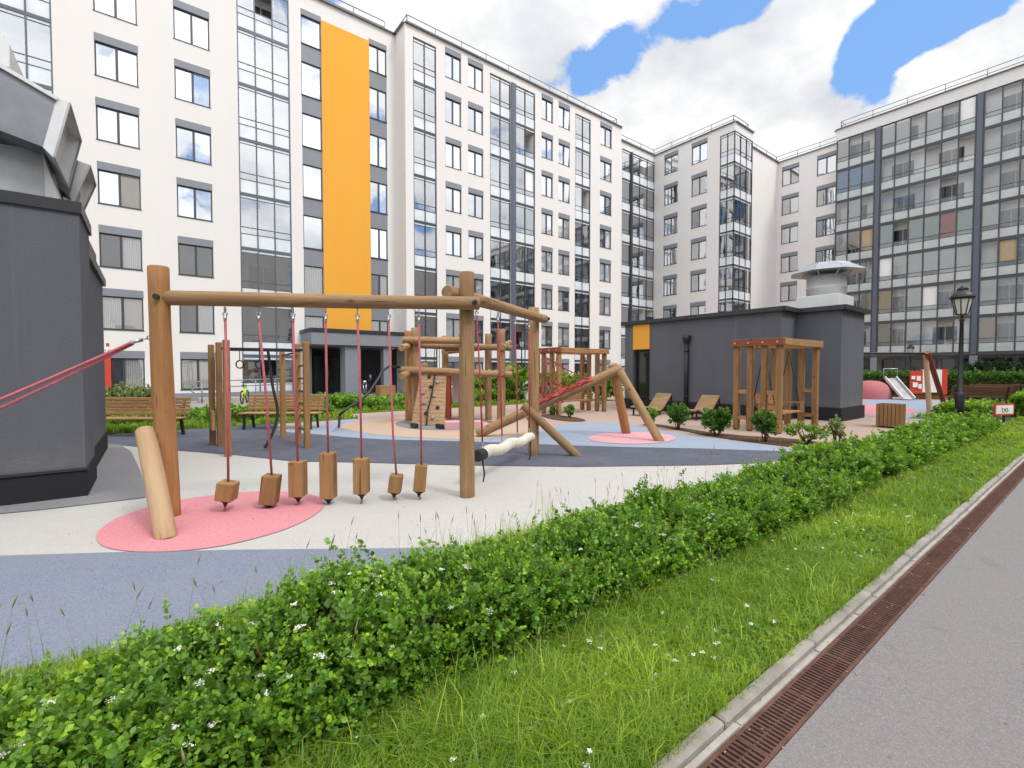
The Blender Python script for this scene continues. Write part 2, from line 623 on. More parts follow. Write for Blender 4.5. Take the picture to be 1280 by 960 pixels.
def np_mesh(name, V, faces_flat, sizes, shade, mat_, parent=None, smooth=False):
    me = bpy.data.meshes.new(name)
    nv, nf = len(V), len(sizes)
    me.vertices.add(nv)
    me.vertices.foreach_set('co', V.astype(np.float32).ravel())
    me.loops.add(len(faces_flat))
    me.loops.foreach_set('vertex_index', faces_flat.astype(np.int32))
    me.polygons.add(nf)
    starts = np.concatenate([[0], np.cumsum(sizes)[:-1]]).astype(np.int32)
    me.polygons.foreach_set('loop_start', starts)
    try:
        me.polygons.foreach_set('loop_total', sizes.astype(np.int32))
    except Exception:
        pass
    me.update(calc_edges=True)
    at = me.attributes.new('shade', 'FLOAT', 'FACE')
    at.data.foreach_set('value', shade.astype(np.float32))
    me.materials.append(mat_)
    if smooth:
        me.polygons.foreach_set('use_smooth', np.ones(nf, bool))
    me.validate()
    return place(me, name, parent)


def leaves_mesh(name, P, D, S, shade, mat_, parent=None, width=1.0, up=None):
    """P base points, D leaf direction (unit), S lengths"""
    n = len(P)
    ref = RNG.normal(size=(n, 3)) * .55 + np.array([0, 0, 1.0])
    side = np.cross(D, ref)
    side /= np.linalg.norm(side, axis=1, keepdims=True) + 1e-9
    nrm = np.cross(side, D)
    T = LEAF_V
    V = (P[:, None, :] + S[:, None, None] * (side[:, None, :] * (T[None, :, 0:1] * width) + D[:, None, :] * T[None, :, 1:2] + nrm[:, None, :] * T[None, :, 2:3]))
    V = V.reshape(-1, 3)
    base = (np.arange(n) * 6)[:, None]
    F = np.concatenate([base + np.array(LEAF_F[0])[None], base + np.array(LEAF_F[1])[None]], axis=1).ravel()
    return np_mesh(name, V, F, np.full(2 * n, 4), np.repeat(shade, 2), mat_, parent)


def unit(a):
    return a / (np.linalg.norm(a, axis=-1, keepdims=True) + 1e-9)


def shoots(tips, dirs, length, nleaf, lsize, spread=.75):
    """leaves set spirally along shoots that end at `tips` and point along `dirs`"""
    n = len(tips)
    k = nleaf
    t = (np.arange(k) + .5) / k
    ln = np.broadcast_to(np.asarray(length), (n,))
    ls = np.broadcast_to(np.asarray(lsize), (n,))
    bend = RNG.normal(size=(n, 3)) * .12
    base = tips - dirs * ln[:, None]
    P = base[:, None, :] + dirs[:, None, :] * (ln[:, None, None] * t[None, :, None]) + bend[:, None, :] * (ln[:, None, None] * (t ** 2)[None, :, None])
    e1 = unit(np.cross(dirs, RNG.normal(size=(n, 3))))
    e2 = np.cross(dirs, e1)
    ang = np.arange(k)[None, :] * 2.4 + RNG.uniform(0, 6.28, (n, 1)) + RNG.normal(size=(n, k)) * .3
    out = e1[:, None, :] * np.cos(ang)[..., None] + e2[:, None, :] * np.sin(ang)[..., None]
    up = (.35 + .75 * t)[None, :, None]
    D = unit(out * spread + dirs[:, None, :] * up + RNG.normal(size=(n, k, 3)) * .15)
    S = ls[:, None] * (0.75 + .5 * np.sin(np.pi * np.clip(t * .9 + .1, 0, 1)))[None, :] * RNG.uniform(.7, 1.2, (n, k))
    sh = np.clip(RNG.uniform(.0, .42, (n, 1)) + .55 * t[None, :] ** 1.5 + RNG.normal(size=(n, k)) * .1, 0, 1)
    return P.reshape(-1, 3), D.reshape(-1, 3), S.ravel(), sh.ravel()


def blades_mesh(name, P, H, W, lean, shade, mat_, parent=None):
    n = len(P)
    az = RNG.uniform(0, 2 * np.pi, n)
    dirx = np.stack([np.cos(az), np.sin(az), np.zeros(n)], 1)
    side = np.stack([-np.sin(az), np.cos(az), np.zeros(n)], 1)
    az2 = az + RNG.normal(size=n) * .5
    d2 = np.stack([np.cos(az2), np.sin(az2), np.zeros(n)], 1)
    mid = P + np.stack([np.zeros(n), np.zeros(n), H * .58], 1) + dirx * (H * lean * .28)[:, None]
    tip = P + np.stack([np.zeros(n), np.zeros(n), H * (1 - .32 * lean)], 1) + d2 * (H * lean * .95)[:, None]
    w = side * W[:, None]
    V = np.stack([P - w * .5, P + w * .5, mid + w * .42, mid - w * .42, tip], 1).reshape(-1, 3)
    b = (np.arange(n) * 5)[:, None]
    F = np.concatenate([b + np.array([0, 1, 2, 3])[None], b + np.array([3, 2, 4])[None]], 1).ravel()
    return np_mesh(name, V, F, np.tile([4, 3], n), np.repeat(shade, 2), mat_, parent)
# ------------------------------------------------------------------ sky and sun
SUN_AZ = Vector((0.22, -0.97, 0)).normalized()      # towards the sun, in plan
SUN_EL = R(52)
world = bpy.data.worlds.new("World")
scene.world = world
world.use_nodes = True
wt = world.node_tree
wt.nodes.clear()


class WT(NT):
    def __init__(self, t):
        self.t = t
        self.out = t.nodes.new('ShaderNodeOutputWorld')


w = WT(wt)
sky = w.n('ShaderNodeTexSky', sky_type='NISHITA')
sky.sun_disc = False
sky.sun_elevation = SUN_EL
sky.sun_rotation = math.atan2(SUN_AZ.x, SUN_AZ.y)
sky.air_density = 1.0
sky.dust_density = .6
sky.ozone_density = 1.6
tc = w.n('ShaderNodeTexCoord')
dvec = tc.outputs['Generated']
sp = w.n('ShaderNodeSeparateXYZ', {0: dvec})
zz = w.math('ADD', w.math('MAXIMUM', sp.outputs[2], 0.0), 0.32)
cv = w.n('ShaderNodeCombineXYZ')
w.link(w.math('DIVIDE', sp.outputs[0], zz), cv.inputs[0])
w.link(w.math('DIVIDE', sp.outputs[1], zz), cv.inputs[1])
cvec = cv.outputs[0]
n1 = w.noise(cvec, 3.4, 10, .60, .15)
n2 = w.noise(cvec, 1.1, 6, .5)
cover = w.math('ADD', w.math('MULTIPLY', n1, 1.7), w.math('MULTIPLY', n2, .25))
cover = w.math('ADD', cover, -.31)


def gap(acc, px, py, amount, width_deg):
    d = ray(px, py).normalized()
    dt = w.n('ShaderNodeVectorMath', operation='DOT_PRODUCT')
    w.link(dvec, dt.inputs[0])
    dt.inputs[1].default_value = d
    k = 1.0 / (1 - math.cos(R(width_deg)))
    amount = amount * 1.5
    e = w.math('EXPONENT', w.math('MULTIPLY', w.math('SUBTRACT', 1.0, dt.outputs['Value']), -k))
    return w.math('ADD', acc, w.math('MULTIPLY', e, amount))


for g_ in ((770, 62, -.30, 2.6), (735, 92, -.20, 1.8), (845, 14, -.15, 2.0), (905, 8, -.22, 2.4), (960, -10, -.16, 2.4),
           (1062, 78, -.30, 2.2), (1098, 62, -.26, 2.4), (1120, 30, -.30, 2.6), (1175, 12, -.30, 3.0), (1235, 8, -.28, 2.6), (1100, 122, -.20, 1.4),
           (1220, 92, .34, 3.6), (1275, 70, .3, 3.4), (930, 85, .22, 4.4), (600, 25, .25, 6.0), (1000, 38, .20, 2.4), (860, 130, .2, 4), (990, 150, .2, 4)):
    cover = gap(cover, *g_)
cmask = w.ramp(cover, [(.445, (0, 0, 0)), (.55, (1, 1, 1))])
shade_n = w.noise(cvec, 3.4, 6, .55)
shade_b = w.noise(cvec, .9, 3, .5)
sf = w.math('ADD', w.math('MULTIPLY', shade_n, .55), w.math('MULTIPLY', shade_b, .45))
ccol = w.ramp(sf, [(.39, (.70, .73, .78)), (.47, (.90, .91, .94)), (.54, (1.12, 1.12, 1.12))])
skyc = w.mix(0.5, sky.outputs[0], (2.9, 6.0, 12.0))
bg1 = w.n('ShaderNodeBackground', {'Color': skyc, 'Strength': .085})
sunv = Vector((SUN_AZ.x * math.cos(SUN_EL), SUN_AZ.y * math.cos(SUN_EL), math.sin(SUN_EL)))
dts = w.n('ShaderNodeVectorMath', operation='DOT_PRODUCT')
w.link(dvec, dts.inputs[0]); dts.inputs[1].default_value = Vector((-.30, -.50, .81)).normalized()
half = w.math('MULTIPLY_ADD', dts.outputs['Value'], .5, .5)
cst = w.math('MULTIPLY_ADD', w.math('POWER', half, 3.0), 1.25, .55)
bg2 = w.n('ShaderNodeBackground', {'Color': ccol, 'Strength': cst})
mxw = w.n('ShaderNodeMixShader', {0: cmask})
w.link(bg1.outputs[0], mxw.inputs[1])
w.link(bg2.outputs[0], mxw.inputs[2])
w.link(mxw.outputs[0], w.out.inputs[0])

sd = bpy.data.lights.new('sun', 'SUN')
sd.energy = 1.2
sd.angle = R(11)
sd.color = (1, .955, .89)
so = bpy.data.objects.new('sun', sd)
COL.objects.link(so)
so.location = (10, -10, 40)
sdir = Vector((SUN_AZ.x * math.cos(SUN_EL), SUN_AZ.y * math.cos(SUN_EL), math.sin(SUN_EL)))
so.rotation_euler = sdir.to_track_quat('Z', 'Y').to_euler()

scene.view_settings.view_transform = 'Standard'
scene.view_settings.look = 'None'
scene.view_settings.gamma = 1
scene.view_settings.exposure = 0.5
scene.render.film_transparent = False
cy = scene.cycles
cy.use_denoising = True
try:
    cy.denoiser = 'OPENIMAGEDENOISE'
    cy.denoising_input_passes = 'RGB_ALBEDO_NORMAL'
    cy.denoising_prefilter = 'ACCURATE'
except Exception:
    pass
cy.max_bounces = 8
cy.diffuse_bounces = 3
cy.glossy_bounces = 4
cy.transparent_max_bounces = 24
cy.transmission_bounces = 4
cy.sample_clamp_indirect = 6
cy.caustics_reflective = False
cy.caustics_refractive = False

# ------------------------------------------------------------------ ground
M['paving'] = m_plain('paving', (.27, .26, .245), .9, 0, .12, 2.0, .25)
M['asphalt'] = None
t = NT('asphalt')
v = t.pos()
vo = t.n('ShaderNodeTexVoronoi', {'Vector': v, 'Scale': 190.0})
sepc = t.n('ShaderNodeSeparateColor', {0: vo.outputs['Color']})
gr = t.ramp(sepc.outputs[0], [(0, (.148, .138, .138)), (.55, (.192, .179, .180)), (1, (.27, .253, .253))])
big = t.noise(v, .7, 5, .6)
tr_ = t.noise(t.pos((.12, 2.2, 1)), 1.0, 4, .6)
lin = t.math('ADD', t.math('MULTIPLY', big, .6), t.math('MULTIPLY', tr_, .4))
col = t.mix(t.ramp(lin, [(.35, (0, 0, 0)), (.7, (.7, .7, .7))]), gr, (.222, .207, .206))
st = t.noise(v, 2.3, 5, .65)
col = t.mix(t.ramp(st, [(.62, (0, 0, 0)), (.72, (.4, .4, .4))]), col, (.14, .128, .13))
ck = t.n('ShaderNodeTexVoronoi', {'Vector': t.n('ShaderNodeVectorMath', {0: v, 1: t.n('ShaderNodeTexNoise', {'Vector': v, 'Scale': 2.2, 'Detail': 4.0}).outputs[1]}, operation='ADD').outputs[0], 'Scale': .28}, feature='DISTANCE_TO_EDGE')
ckm = t.math('MULTIPLY', t.ramp(ck.outputs[0], [(.0, (1, 1, 1)), (.0022, (0, 0, 0))]), t.ramp(t.noise(v, .5, 2), [(.50, (0, 0, 0)), (.58, (.8, .8, .8))]))
col = t.mix(ckm, col, (.05, .046, .045))
M['asphalt'] = t.done(t.principled(col, .85, 0, t.bump(t.noise(v, 150, 3, .7), .5, .004), .3))
M['soil'] = m_plain('soil', (.055, .038, .024), .95, 0, .35, 14, .8, .02)
M['turf'] = m_plain('turf', (.085, .15, .022), .95, 0, .35, 6, .6, .02)
M['mulch'] = m_plain('bark_mulch', (.10, .05, .028), .95, 0, .5, 28, .9, .02)
M['concrete'] = m_plain('kerb_concrete', (.29, .265, .24), .9, 0, .34, 6, .5, .006)
M['gutter'] = m_plain('gutter_concrete', (.36, .34, .305), .9, 0, .32, 9, .4, .006)
M['rust'] = m_plain('rusty_iron', (.125, .058, .042), .8, .25, .45, 22, .6, .004)
M['void'] = m_plain('channel_dark', (.012, .011, .010), .95, 0, .2, 10, .2)
M['r_beige'] = m_rubber('rubber_beige', (.46, .445, .42), .09)
M['r_blue'] = m_rubber('rubber_slate_blue', (.180, .208, .272), .16)
M['r_dark'] = m_rubber('rubber_dark_blue', (.082, .092, .125), .22)
M['r_light'] = m_rubber('rubber_light_blue', (.27, .32, .41), .12)
M['r_pink'] = m_rubber('rubber_pink', (.60, .235, .265), .14)
M['r_pinkdeep'] = m_rubber('rubber_deep_pink', (.43, .13, .15), .14)
M['r_palepink'] = m_rubber('rubber_pale_pink', (.62, .33, .36), .12)
M['r_peach'] = m_rubber('rubber_peach', (.47, .34, .255), .12)
M['r_tan'] = m_rubber('rubber_tan', (.40, .295, .24), .12)
M['r_grey'] = m_rubber('rubber_mid_grey', (.20, .20, .215), .15)

mb = MB()
mb.poly([(-300, -300), (300, -300), (300, 300), (-300, 300)], -.012)
struct('ground', mb, M['paving'])


def sheet(name, pts, z, mat_, n_smooth=0):
    mb = MB()
    mb.poly(pts, z)
    return struct(name, mb, M[mat_])


def smooth_closed(pts, k=6):
    pts = [Vector((p[0], p[1])) for p in pts]
    n = len(pts)
    out = []
    for i in range(n):
        p0, p1, p2, p3 = pts[i - 1], pts[i], pts[(i + 1) % n], pts[(i + 2) % n]
        for j in range(k):
            t = j / k
            out.append(.5 * ((2 * p1) + (-p0 + p2) * t + (2 * p0 - 5 * p1 + 4 * p2 - p3) * t * t + (-p0 + 3 * p1 - 3 * p2 + p3) * t ** 3))
    return out


def smooth_open(pts, k=6):
    pts = [Vector((p[0], p[1])) for p in pts]
    pts = [2 * pts[0] - pts[1]] + pts + [2 * pts[-1] - pts[-2]]
    out = []
    for i in range(1, len(pts) - 2):
        p0, p1, p2, p3 = pts[i - 1], pts[i], pts[i + 1], pts[i + 2]
        for j in range(k):
            t = j / k
            out.append(.5 * ((2 * p1) + (-p0 + p2) * t + (2 * p0 - 5 * p1 + 4 * p2 - p3) * t * t + (-p0 + 3 * p1 - 3 * p2 + p3) * t ** 3))
    out.append(pts[-2])
    return out


BED_V = 3.36
HEDGE_END = 18.3
# road, drain, kerb -----------------------------------------------------
mb = MB(); mb.poly([(-40, -9), (60, -9), (60, .835), (-40, .835)], 0)
struct('road', mb, M['asphalt'])
mb = MB(); mb.box(-6, 40, .835, 1.0, -.10, -.006)
struct('drain_channel', mb, M['void'])
mb = MB(); x = -6.0
while x < 40:
    l_ = random.uniform(.35, 1.1)
    mb.box(x, x + l_ - random.uniform(.004, .03), 1.0 + random.uniform(0, .004), 1.030, -.10, .006 + random.uniform(-.006, .003))
    x += l_
mb.box(-6, 40, .9995, 1.0305, -.1, -.004)
struct('gutter_strip', mb, M['gutter'])
mb = MB()
x = -6.0
while x < 40:
    j = random.uniform(-.003, .003)
    y0, y1, z1 = 1.032, 1.095 + j, .043 + random.uniform(-.004, .004)
    mb.box(x, x + .992, y0 + j, y1, -.1, z1, 0, .010)
    x += 1.0
struct('kerb', mb, M['concrete'])
gm = MB()
L, y0, y1 = .496, .838, .998
gm.box(0, L, y0, y0 + .018, -.03, .002)
gm.box(0, L, y1 - .018, y1, -.03, .002)
nb = 17
for i in range(nb + 1):
    xx = i * (L - .012) / nb
    gm.box(xx, xx + .012, y0 + .018, y1 - .018, -.028, .001)
gm.box(.0, L, (y0 + y1) / 2 - .005, (y0 + y1) / 2 + .005, -.028, -.004)
gme = gm.mesh('drain_grate', M['rust'])
for i in range(70):
    x = -.5 + i * .5
    if x > 24:
        break
    o = place(gme, 'drain_grate', None, Matrix.Translation((x, 0, random.uniform(-.0015, .0015))))
    tag(o, 'rusty slotted iron drain grate in the row along the kerb', 'drain grate', 'rusty drain grates along the kerb')

# planting bed (soil) ----------------------------------------------------
mb = MB()
mb.box(-8, 26, 1.102, 2.0, -.1, .028)
struct('verge', mb, M['turf'])
mb = MB()
mb.box(-8, 26, 2.0, 2.95, -.1, .026)
struct('bed_soil', mb, M['soil'])
mb = MB()
mb.box(-8, 26, 2.95, BED_V, -.1, .022)
struct('back_verge', mb, M['turf'])

# play surface -------------------------------------------------------------
BACK_V = 15.0
# tan paving under everything round the pavilion
mb = MB(); mb.poly([(-12, BED_V), (52, BED_V), (52, 27), (-12, 27)], -.004); struct('terrace', mb, M['r_tan'])
beige = [(-12, BED_V), (26, BED_V)] + [G(1010, 567), G(960, 579), G(880, 582), G(720, 584), G(573, 582), G(483, 579.5), G(400, 577.5), G(370, 577.5), G(293, 569), G(227, 564), G(173, 559), G(133, 555)] + [(-12, 11.2)]
sheet('rubber_beige', beige, .0, 'r_beige')
darkp = [G(133, 555), G(173, 559), G(227, 564), G(293, 569), G(370, 577), G(400, 577), G(483, 579), G(573, 581.5), G(720, 583.5), G(880, 581.5), G(960, 578.5), G(1010, 568),
         G(985, 564.5), G(880, 561), G(780, 559), G(700, 556.5), G(600, 552.5), G(480, 549.5), G(437, 547), G(400, 543.5), G(360, 540.5), G(345, 537)]
dk = [p for p in darkp] + [(3.0, 15.4), (-4, 15.2), (-9, 14.0), (-9, 11.0)]
sheet('rubber_dark_blue', dk, .004, 'r_dark')
lightp = [G(345, 537), G(360, 540.5), G(400, 543.5), G(437, 547), G(480, 549.5), G(600, 552.5), G(700, 556.5), G(780, 559), G(880, 561), G(985, 564.5), G(1010, 567),
          G(985, 560), G(930, 553), G(860, 544), G(815, 536), G(790, 531), G(745, 527.5), G(712, 529.5), G(672, 536), G(640, 528), G(600, 521), G(520, 521), G(440, 524), G(395, 531)]
sheet('rubber_light_blue', lightp, .006, 'r_light')
peach = smooth_closed([G(424, 533.5), G(440, 539), G(480, 544.5), G(530, 548), G(590, 549.5), G(640, 546), G(676, 538), G(668, 529), G(640, 524.5), G(560, 520), G(500, 521.5), G(450, 526)], 5)
sheet('rubber_peach', peach, .010, 'r_peach')
blue = [(-12, BED_V), (2.45, BED_V)] + [G(567, 683.5), G(504, 685.5), G(400, 686.5), G(300, 687.5), G(150, 690.5), G(0, 695)] + [(-12, 13.5)]
sheet('rubber_slate_blue', blue, .004, 'r_blue')


def ellipse_px(x0, x1, yt, yb, n=40, k=1.0, skew=0):
    cx, cy = (x0 + x1) / 2, (yt + yb) / 2
    return [G(cx + (x1 - x0) / 2 * math.cos(a) + skew * math.sin(a), cy - (yb - yt) / 2 * math.sin(a)) for a in [2 * math.pi * i / n for i in range(n)]]


pk = [G(120, 672), G(128, 660), G(152, 646), G(195, 632), G(240, 623), G(300, 616), G(350, 615), G(390, 619), G(406, 630), G(392, 645), G(360, 661), G(310, 676), G(265, 685), G(215, 690), G(165, 690), G(130, 684)]
sheet('rubber_pink', smooth_closed(pk, 4), .008, 'r_pink')
sheet('rubber_pale_pink', ellipse_px(735, 845, 540.5, 555.5), .014, 'r_palepink')
sheet('rubber_round_dark', ellipse_px(494, 622, 522.5, 538.5), .014, 'r_grey')
sheet('rubber_round_rose', ellipse_px(545, 612, 525, 537), .018, 'r_palepink')
# paved apron by the utility building
ap = [G(0, 643), G(60, 637), G(182, 622.5), G(181, 610), G(176, 590), G(164, 565), G(150, 556), G(128, 556), (-2.0, 9.5), (-5.5, 7.6)]
sheet('apron', ap, .009, 'r_grey')
# grass strip and path before the long building
mb = MB(); mb.box(-14, 5.4, 15.4, 21.5, -.05, .02); mb.box(5.4, 15.4, 17.3, 23.5, -.05, .0215)
struct('lawn', mb, M['turf'])
mb = MB(); mb.poly([(-16, 21.9), (40, 21.9), (40, 30), (-16, 30)], .001)
struct('path', mb, M['paving'])
# mulch beds
mulch = [G(803, 531), G(830, 534.5), G(860, 540), G(890, 546), G(940, 553), G(1000, 560), G(1035, 562), G(1040, 556), G(1000, 550), G(960, 546.5), G(930, 545), G(880, 539.5), G(845, 534), G(820, 530.5)]
sheet('mulch_bed', smooth_closed(mulch, 4), .012, 'mulch')
mulch2 = [G(676, 519.5), G(690, 524), G(715, 527), G(732, 526), G(722, 522.5), G(700, 519.5), G(685, 518)]
sheet('mulch_patch', smooth_closed(mulch2, 4), .013, 'mulch')
# far play area at the right
sheet('rubber_far_grey', [G(1082, 520), G(1150, 526), G(1200, 523), G(1235, 512), G(1200, 503), G(1120, 499), G(1082, 500)], .004, 'r_light')
sheet('rubber_far_pink', smooth_closed([G(1075, 517), G(1110, 519.5), G(1142, 517), G(1146, 513), G(1120, 508.5), G(1085, 506), G(1072, 509)], 4), .008, 'r_pink')
# ------------------------------------------------------------------ apartment buildings
FH, LT0 = 2.96, 2.55       # storey height, top of the lowest lintel
ROOF = 23.55


def fmat(x, y, facing):
    """facade frame: local x runs right along the facade, local y goes inwards, z up"""
    return Matrix.Translation((x, y, 0)) @ Matrix.Rotation({'-v': 0, '-u': R(-90), '+u': R(90), '+v': R(180)}[facing], 4, 'Z')


def wall_with_openings(mb, x0, x1, z0, z1, openings, depth=.2, th=None, mi=0):
    xs = sorted({x0, x1, *[o[0] for o in openings], *[o[1] for o in openings]})
    zs = sorted({z0, z1, *[o[2] for o in openings], *[o[3] for o in openings]})
    xs = [x for x in xs if x0 <= x <= x1]
    zs = [z for z in zs if z0 <= z <= z1]
    for i in range(len(xs) - 1):
        run = None
        for j in range(len(zs) - 1):
            cx, cz = (xs[i] + xs[i + 1]) / 2, (zs[j] + zs[j + 1]) / 2
            hole = any(o[0] < cx < o[1] and o[2] < cz < o[3] for o in openings)
            if not hole:
                mb.add([(xs[i], 0, zs[j]), (xs[i + 1], 0, zs[j]), (xs[i + 1], 0, zs[j + 1]), (xs[i], 0, zs[j + 1])], [(0, 1, 2, 3)], mi)
    for (a, b, c, d) in openings:
        mb.add([(a, 0, c), (b, 0, c), (b, 0, d), (a, 0, d), (a, depth, c), (b, depth, c), (b, depth, d), (a, depth, d)],
               [(0, 4, 5, 1), (1, 5, 6, 2), (2, 6, 7, 3), (3, 7, 4, 0)], mi)


_wcache = {}


def window(root, fm, x0, x1, z0, z1, lintel=.36, split=.5, tilt=False, style='pane'):
    """part window (frame mesh) with sub-parts pane and lintel_panel"""
    w_, h_ = round(x1 - x0, 2), round(z1 - z0, 2)
    key = (w_, h_, lintel, split, style, tilt)
    if key not in _wcache:
        f = MB()
        fw, y0, y1 = .055, .075, .15
        H = h_ - lintel
        f.box(0, w_, y0, y1, 0, fw); f.box(0, w_, y0, y1, H - fw, H)
        f.box(0, fw, y0, y1, fw, H - fw); f.box(w_ - fw, w_, y0, y1, fw, H - fw)
        f.box(-.02, w_ + .02, -.03, y0 - .002, -.03, 0.0)     # metal sill
        xs = [fw]
        if split:
            xm = w_ * split
            f.box(xm - .05, xm + .05, y0 - .004, y1 - .01, fw, H - fw)
            xs += [xm - .05, xm + .05]
        xs += [w_ - fw]
        p = MB()
        for k in range(0, len(xs), 2):
            a, b = xs[k], xs[k + 1]
            i = k // 2
            yb = .115
            dy = -.10 if (tilt and i == len(xs) // 2 - 1 - (1 if tilt == 2 else 0)) else 0
            p.add([(a, yb, fw), (b, yb, fw), (b, yb + dy, H - fw), (a, yb + dy, H - fw)], [(0, 1, 2, 3)], 0, False, [[(i + .02, 0), (i + .98, 0), (i + .98, 1), (i + .02, 1)]])
            if dy:
                f.box(a, b, yb + dy - .03, yb + dy + .01, H - fw - .06, H - fw)
        lp = None
        if lintel:
            lp = MB(); lp.box(-.01, w_ + .01, -.012, .1, H + .004, h_ + .004)
        _wcache[key] = (f.mesh('window', M['frame']), p.mesh('pane', M[style]), lp.mesh('lintel_panel', M['greypanel']) if lp else None)
    fme, pme, lme = _wcache[key]
    o = place(fme, 'window', root, fm @ Matrix.Translation((x0, 0, z0)))
    place(pme, 'pane', o, Matrix.Identity(4), True)
    if lme:
        place(lme, 'lintel_panel', o, Matrix.Identity(4), True)
    return o


def balcony(root, fm, x0, x1, z0, z1, cols, depth=1.1, y=0.0, clear='clear', milk='milk', blinds=None, band=.16, frame='frame', light=False, thick=None, seed=0, top_strip=True, side_walls=True, milk_h=.80, inner_window=True, openp=0.12):
    """one storey of a glazed loggia: slab, back wall, frame grid, frosted parapet, clear panes"""
    rs = random.Random(seed)
    w_, h_ = x1 - x0, z1 - z0
    T = fm @ Matrix.Translation((x0, y, z0))
    s = MB()
    s.box(.01, w_ - .01, .07, depth, -.10, .10)
    s.box(.0, w_, depth, depth + .05, .10, h_ - .10)
    if side_walls:
        s.box(.0, .04, .08, depth, .10, h_ - .10); s.box(w_ - .04, w_, .08, depth, .10, h_ - .10)
    root_b = s.build('balcony', M['soffit'], root, T)
    if inner_window and w_ > 1.2:
        n_w = max(1, int(w_ / 2.5))
        for k in range(n_w):
            c = w_ * (k + .5) / n_w + rs.uniform(-.2, .2)
            ww = min(1.5, w_ * .55) / 2
            d = MB(); d.box(c - ww, c - ww + .75, depth - .04, depth - .002, .12, 2.25)
            d.build('balcony_door', M['pane2'], root_b, Matrix.Identity(4), True)
            d = MB(); d.box(c - ww + .80, c + ww, depth - .04, depth - .002, .95, 2.25)
            d.build('balcony_window', M['pane2'], root_b, Matrix.Identity(4), True)
    f = MB()
    m = .03 if top_strip else .042
    zs = [band / 2, milk_h, milk_h + .36, h_ - .22] if top_strip else [band / 2, milk_h, milk_h + .33]
    f.box(0, w_, -.02, .07, -band / 2, band / 2)
    for z in zs[1:]:
        f.box(0, w_, 0, .05, z - .02, z + .02)
    xs = [w_ * i / cols for i in range(cols + 1)] if isinstance(cols, int) else [c - x0 for c in cols]
    for x in xs:
        xx = min(max(x, m), w_ - m)
        f.box(xx - m, xx + m, -.03, .06, band / 2, h_ - band / 2)
    f.build('frame', M[frame], root_b, Matrix.Identity(4), True)
    p = MB()
    p.box(.02, w_ - .02, .015, .03, band / 2, milk_h - .02)
    p.build('parapet_glass', M[milk], root_b, Matrix.Identity(4), True)
    if top_strip:
        p = MB()
        p.box(.02, w_ - .02, .015, .03, h_ - .20, h_ - band / 2)
        p.build('header_glass', M[milk], root_b, Matrix.Identity(4), True)
    g = MB()
    ztop = h_ - .24 if top_strip else h_ - band / 2
    bl = {}
    for k in range(len(xs) - 1):
        a, b = xs[k] + m, xs[k + 1] - m
        g.add([(a, .022, milk_h + .02), (b, .022, milk_h + .02), (b, .022, milk_h + .33), (a, .022, milk_h + .33)], [(0, 1, 2, 3)])
        z0_ = milk_h + (.38 if top_strip else .35)
        if rs.random() > openp:
            g.add([(a, .022, z0_), (b, .022, z0_), (b, .022, ztop), (a, .022, ztop)], [(0, 1, 2, 3)])
        key = None
        if blinds and k in blinds:
            key = blinds[k]
        elif blinds is None and rs.random() < .2:
            key = rs.choice(['blind_a', 'blind_a', 'blind_a', 'blind_b'])
        if key:
            bl[k] = (key, MB().box(a + .01, b - .01, .10, .115, z0_ - (.3 if rs.random() < .5 else 0), ztop))
    g.build('glass', M[clear], root_b, Matrix.Identity(4), True)
    for k, (key, mbk) in bl.items():
        mbk.build('blind', M[key], root_b, Matrix.Identity(4), True)
    return root_b


M['tanwall'] = m_stucco('tan_render', (.66, .64, .61), 80, .3, .08)
M['pane2'] = m_plain('inner_door_glass', (.03, .034, .042), .15, 0, .4, 1.5, .0)


def railing(root, pts, z, h=.75, step=2.0):
    mb = MB()
    for a, b in zip(pts[:-1], pts[1:]):
        a, b = Vector(a), Vector(b)
        n = max(1, round((b - a).length / step))
        for i in range(n + 1):
            p = a.lerp(b, i / n)
            mb.tube([(p.x, p.y, z), (p.x, p.y, z + h)], .034, 5)
        for zz in (z + h, z + h * .5):
            mb.tube([(a.x, a.y, zz), (b.x, b.y, zz)], .032, 5)
    return mb.build('roof_railing', M['railmetal'], root)


def coping(root, pts, z, w=.34):
    mb = MB()
    for a, b in zip(pts[:-1], pts[1:]):
        mb.obox((a[0], a[1], z + .025), (b[0], b[1], z + .025), w, .05)
    return mb.build('roof_edge', M['roofedge'], root)


# ---- long building, near section with the orange panel
VL, VS, VREC = 29.5, 28.05, 29.0
xs_in = 13.05
fmL = fmat(0, VL, '-v')
bL = empty('apartment_building', (0, VL, 0), 'long white apartment block with a tall orange panel above its grey porch', 'building')
op, wins, bal = [], [], []
c1 = (UX(128, VL), UX(181, VL)); c2 = (UX(225.7, VL), UX(269.3, VL))
n1_ = (UX(381.5, VL), UX(406, VL)); n2_ = (UX(464.5, VL), UX(486, VL))
g0 = (UX(-62, VL), UX(76.5, VL)); g1 = (UX(303, VL), UX(367, VL))
c0 = (g0[0] - 4.6, g0[0] - 2.7)
for i in range(8):
    z1 = LT0 + FH * i
    z0 = z1 - 1.95
    for c in (c0, c1, c2):
        op.append((c[0], c[1], z0, z1)); wins.append((c[0], c[1], z0, z1))
for g in (g0, g1):
    op.append((g[0], g[1], .15, 22.97))
zb_n = 3.96
ZN = 22.62 - FH * 7
op.append((n1_[0], n1_[1], zb_n, 22.62)); op.append((n2_[0], n2_[1], zb_n, 22.62))
px0, px1 = UX(376, VL), xs_in          # porch
op.append((px0 + .35, px1 - .02, .0, 3.05))
mb = MB()
wall_with_openings(mb, -26, xs_in, 0, ROOF, op, .22)
mb.add([(-26, 0, ROOF), (xs_in, 0, ROOF), (xs_in, 14, ROOF), (-26, 14, ROOF)], [(0, 1, 2, 3)])
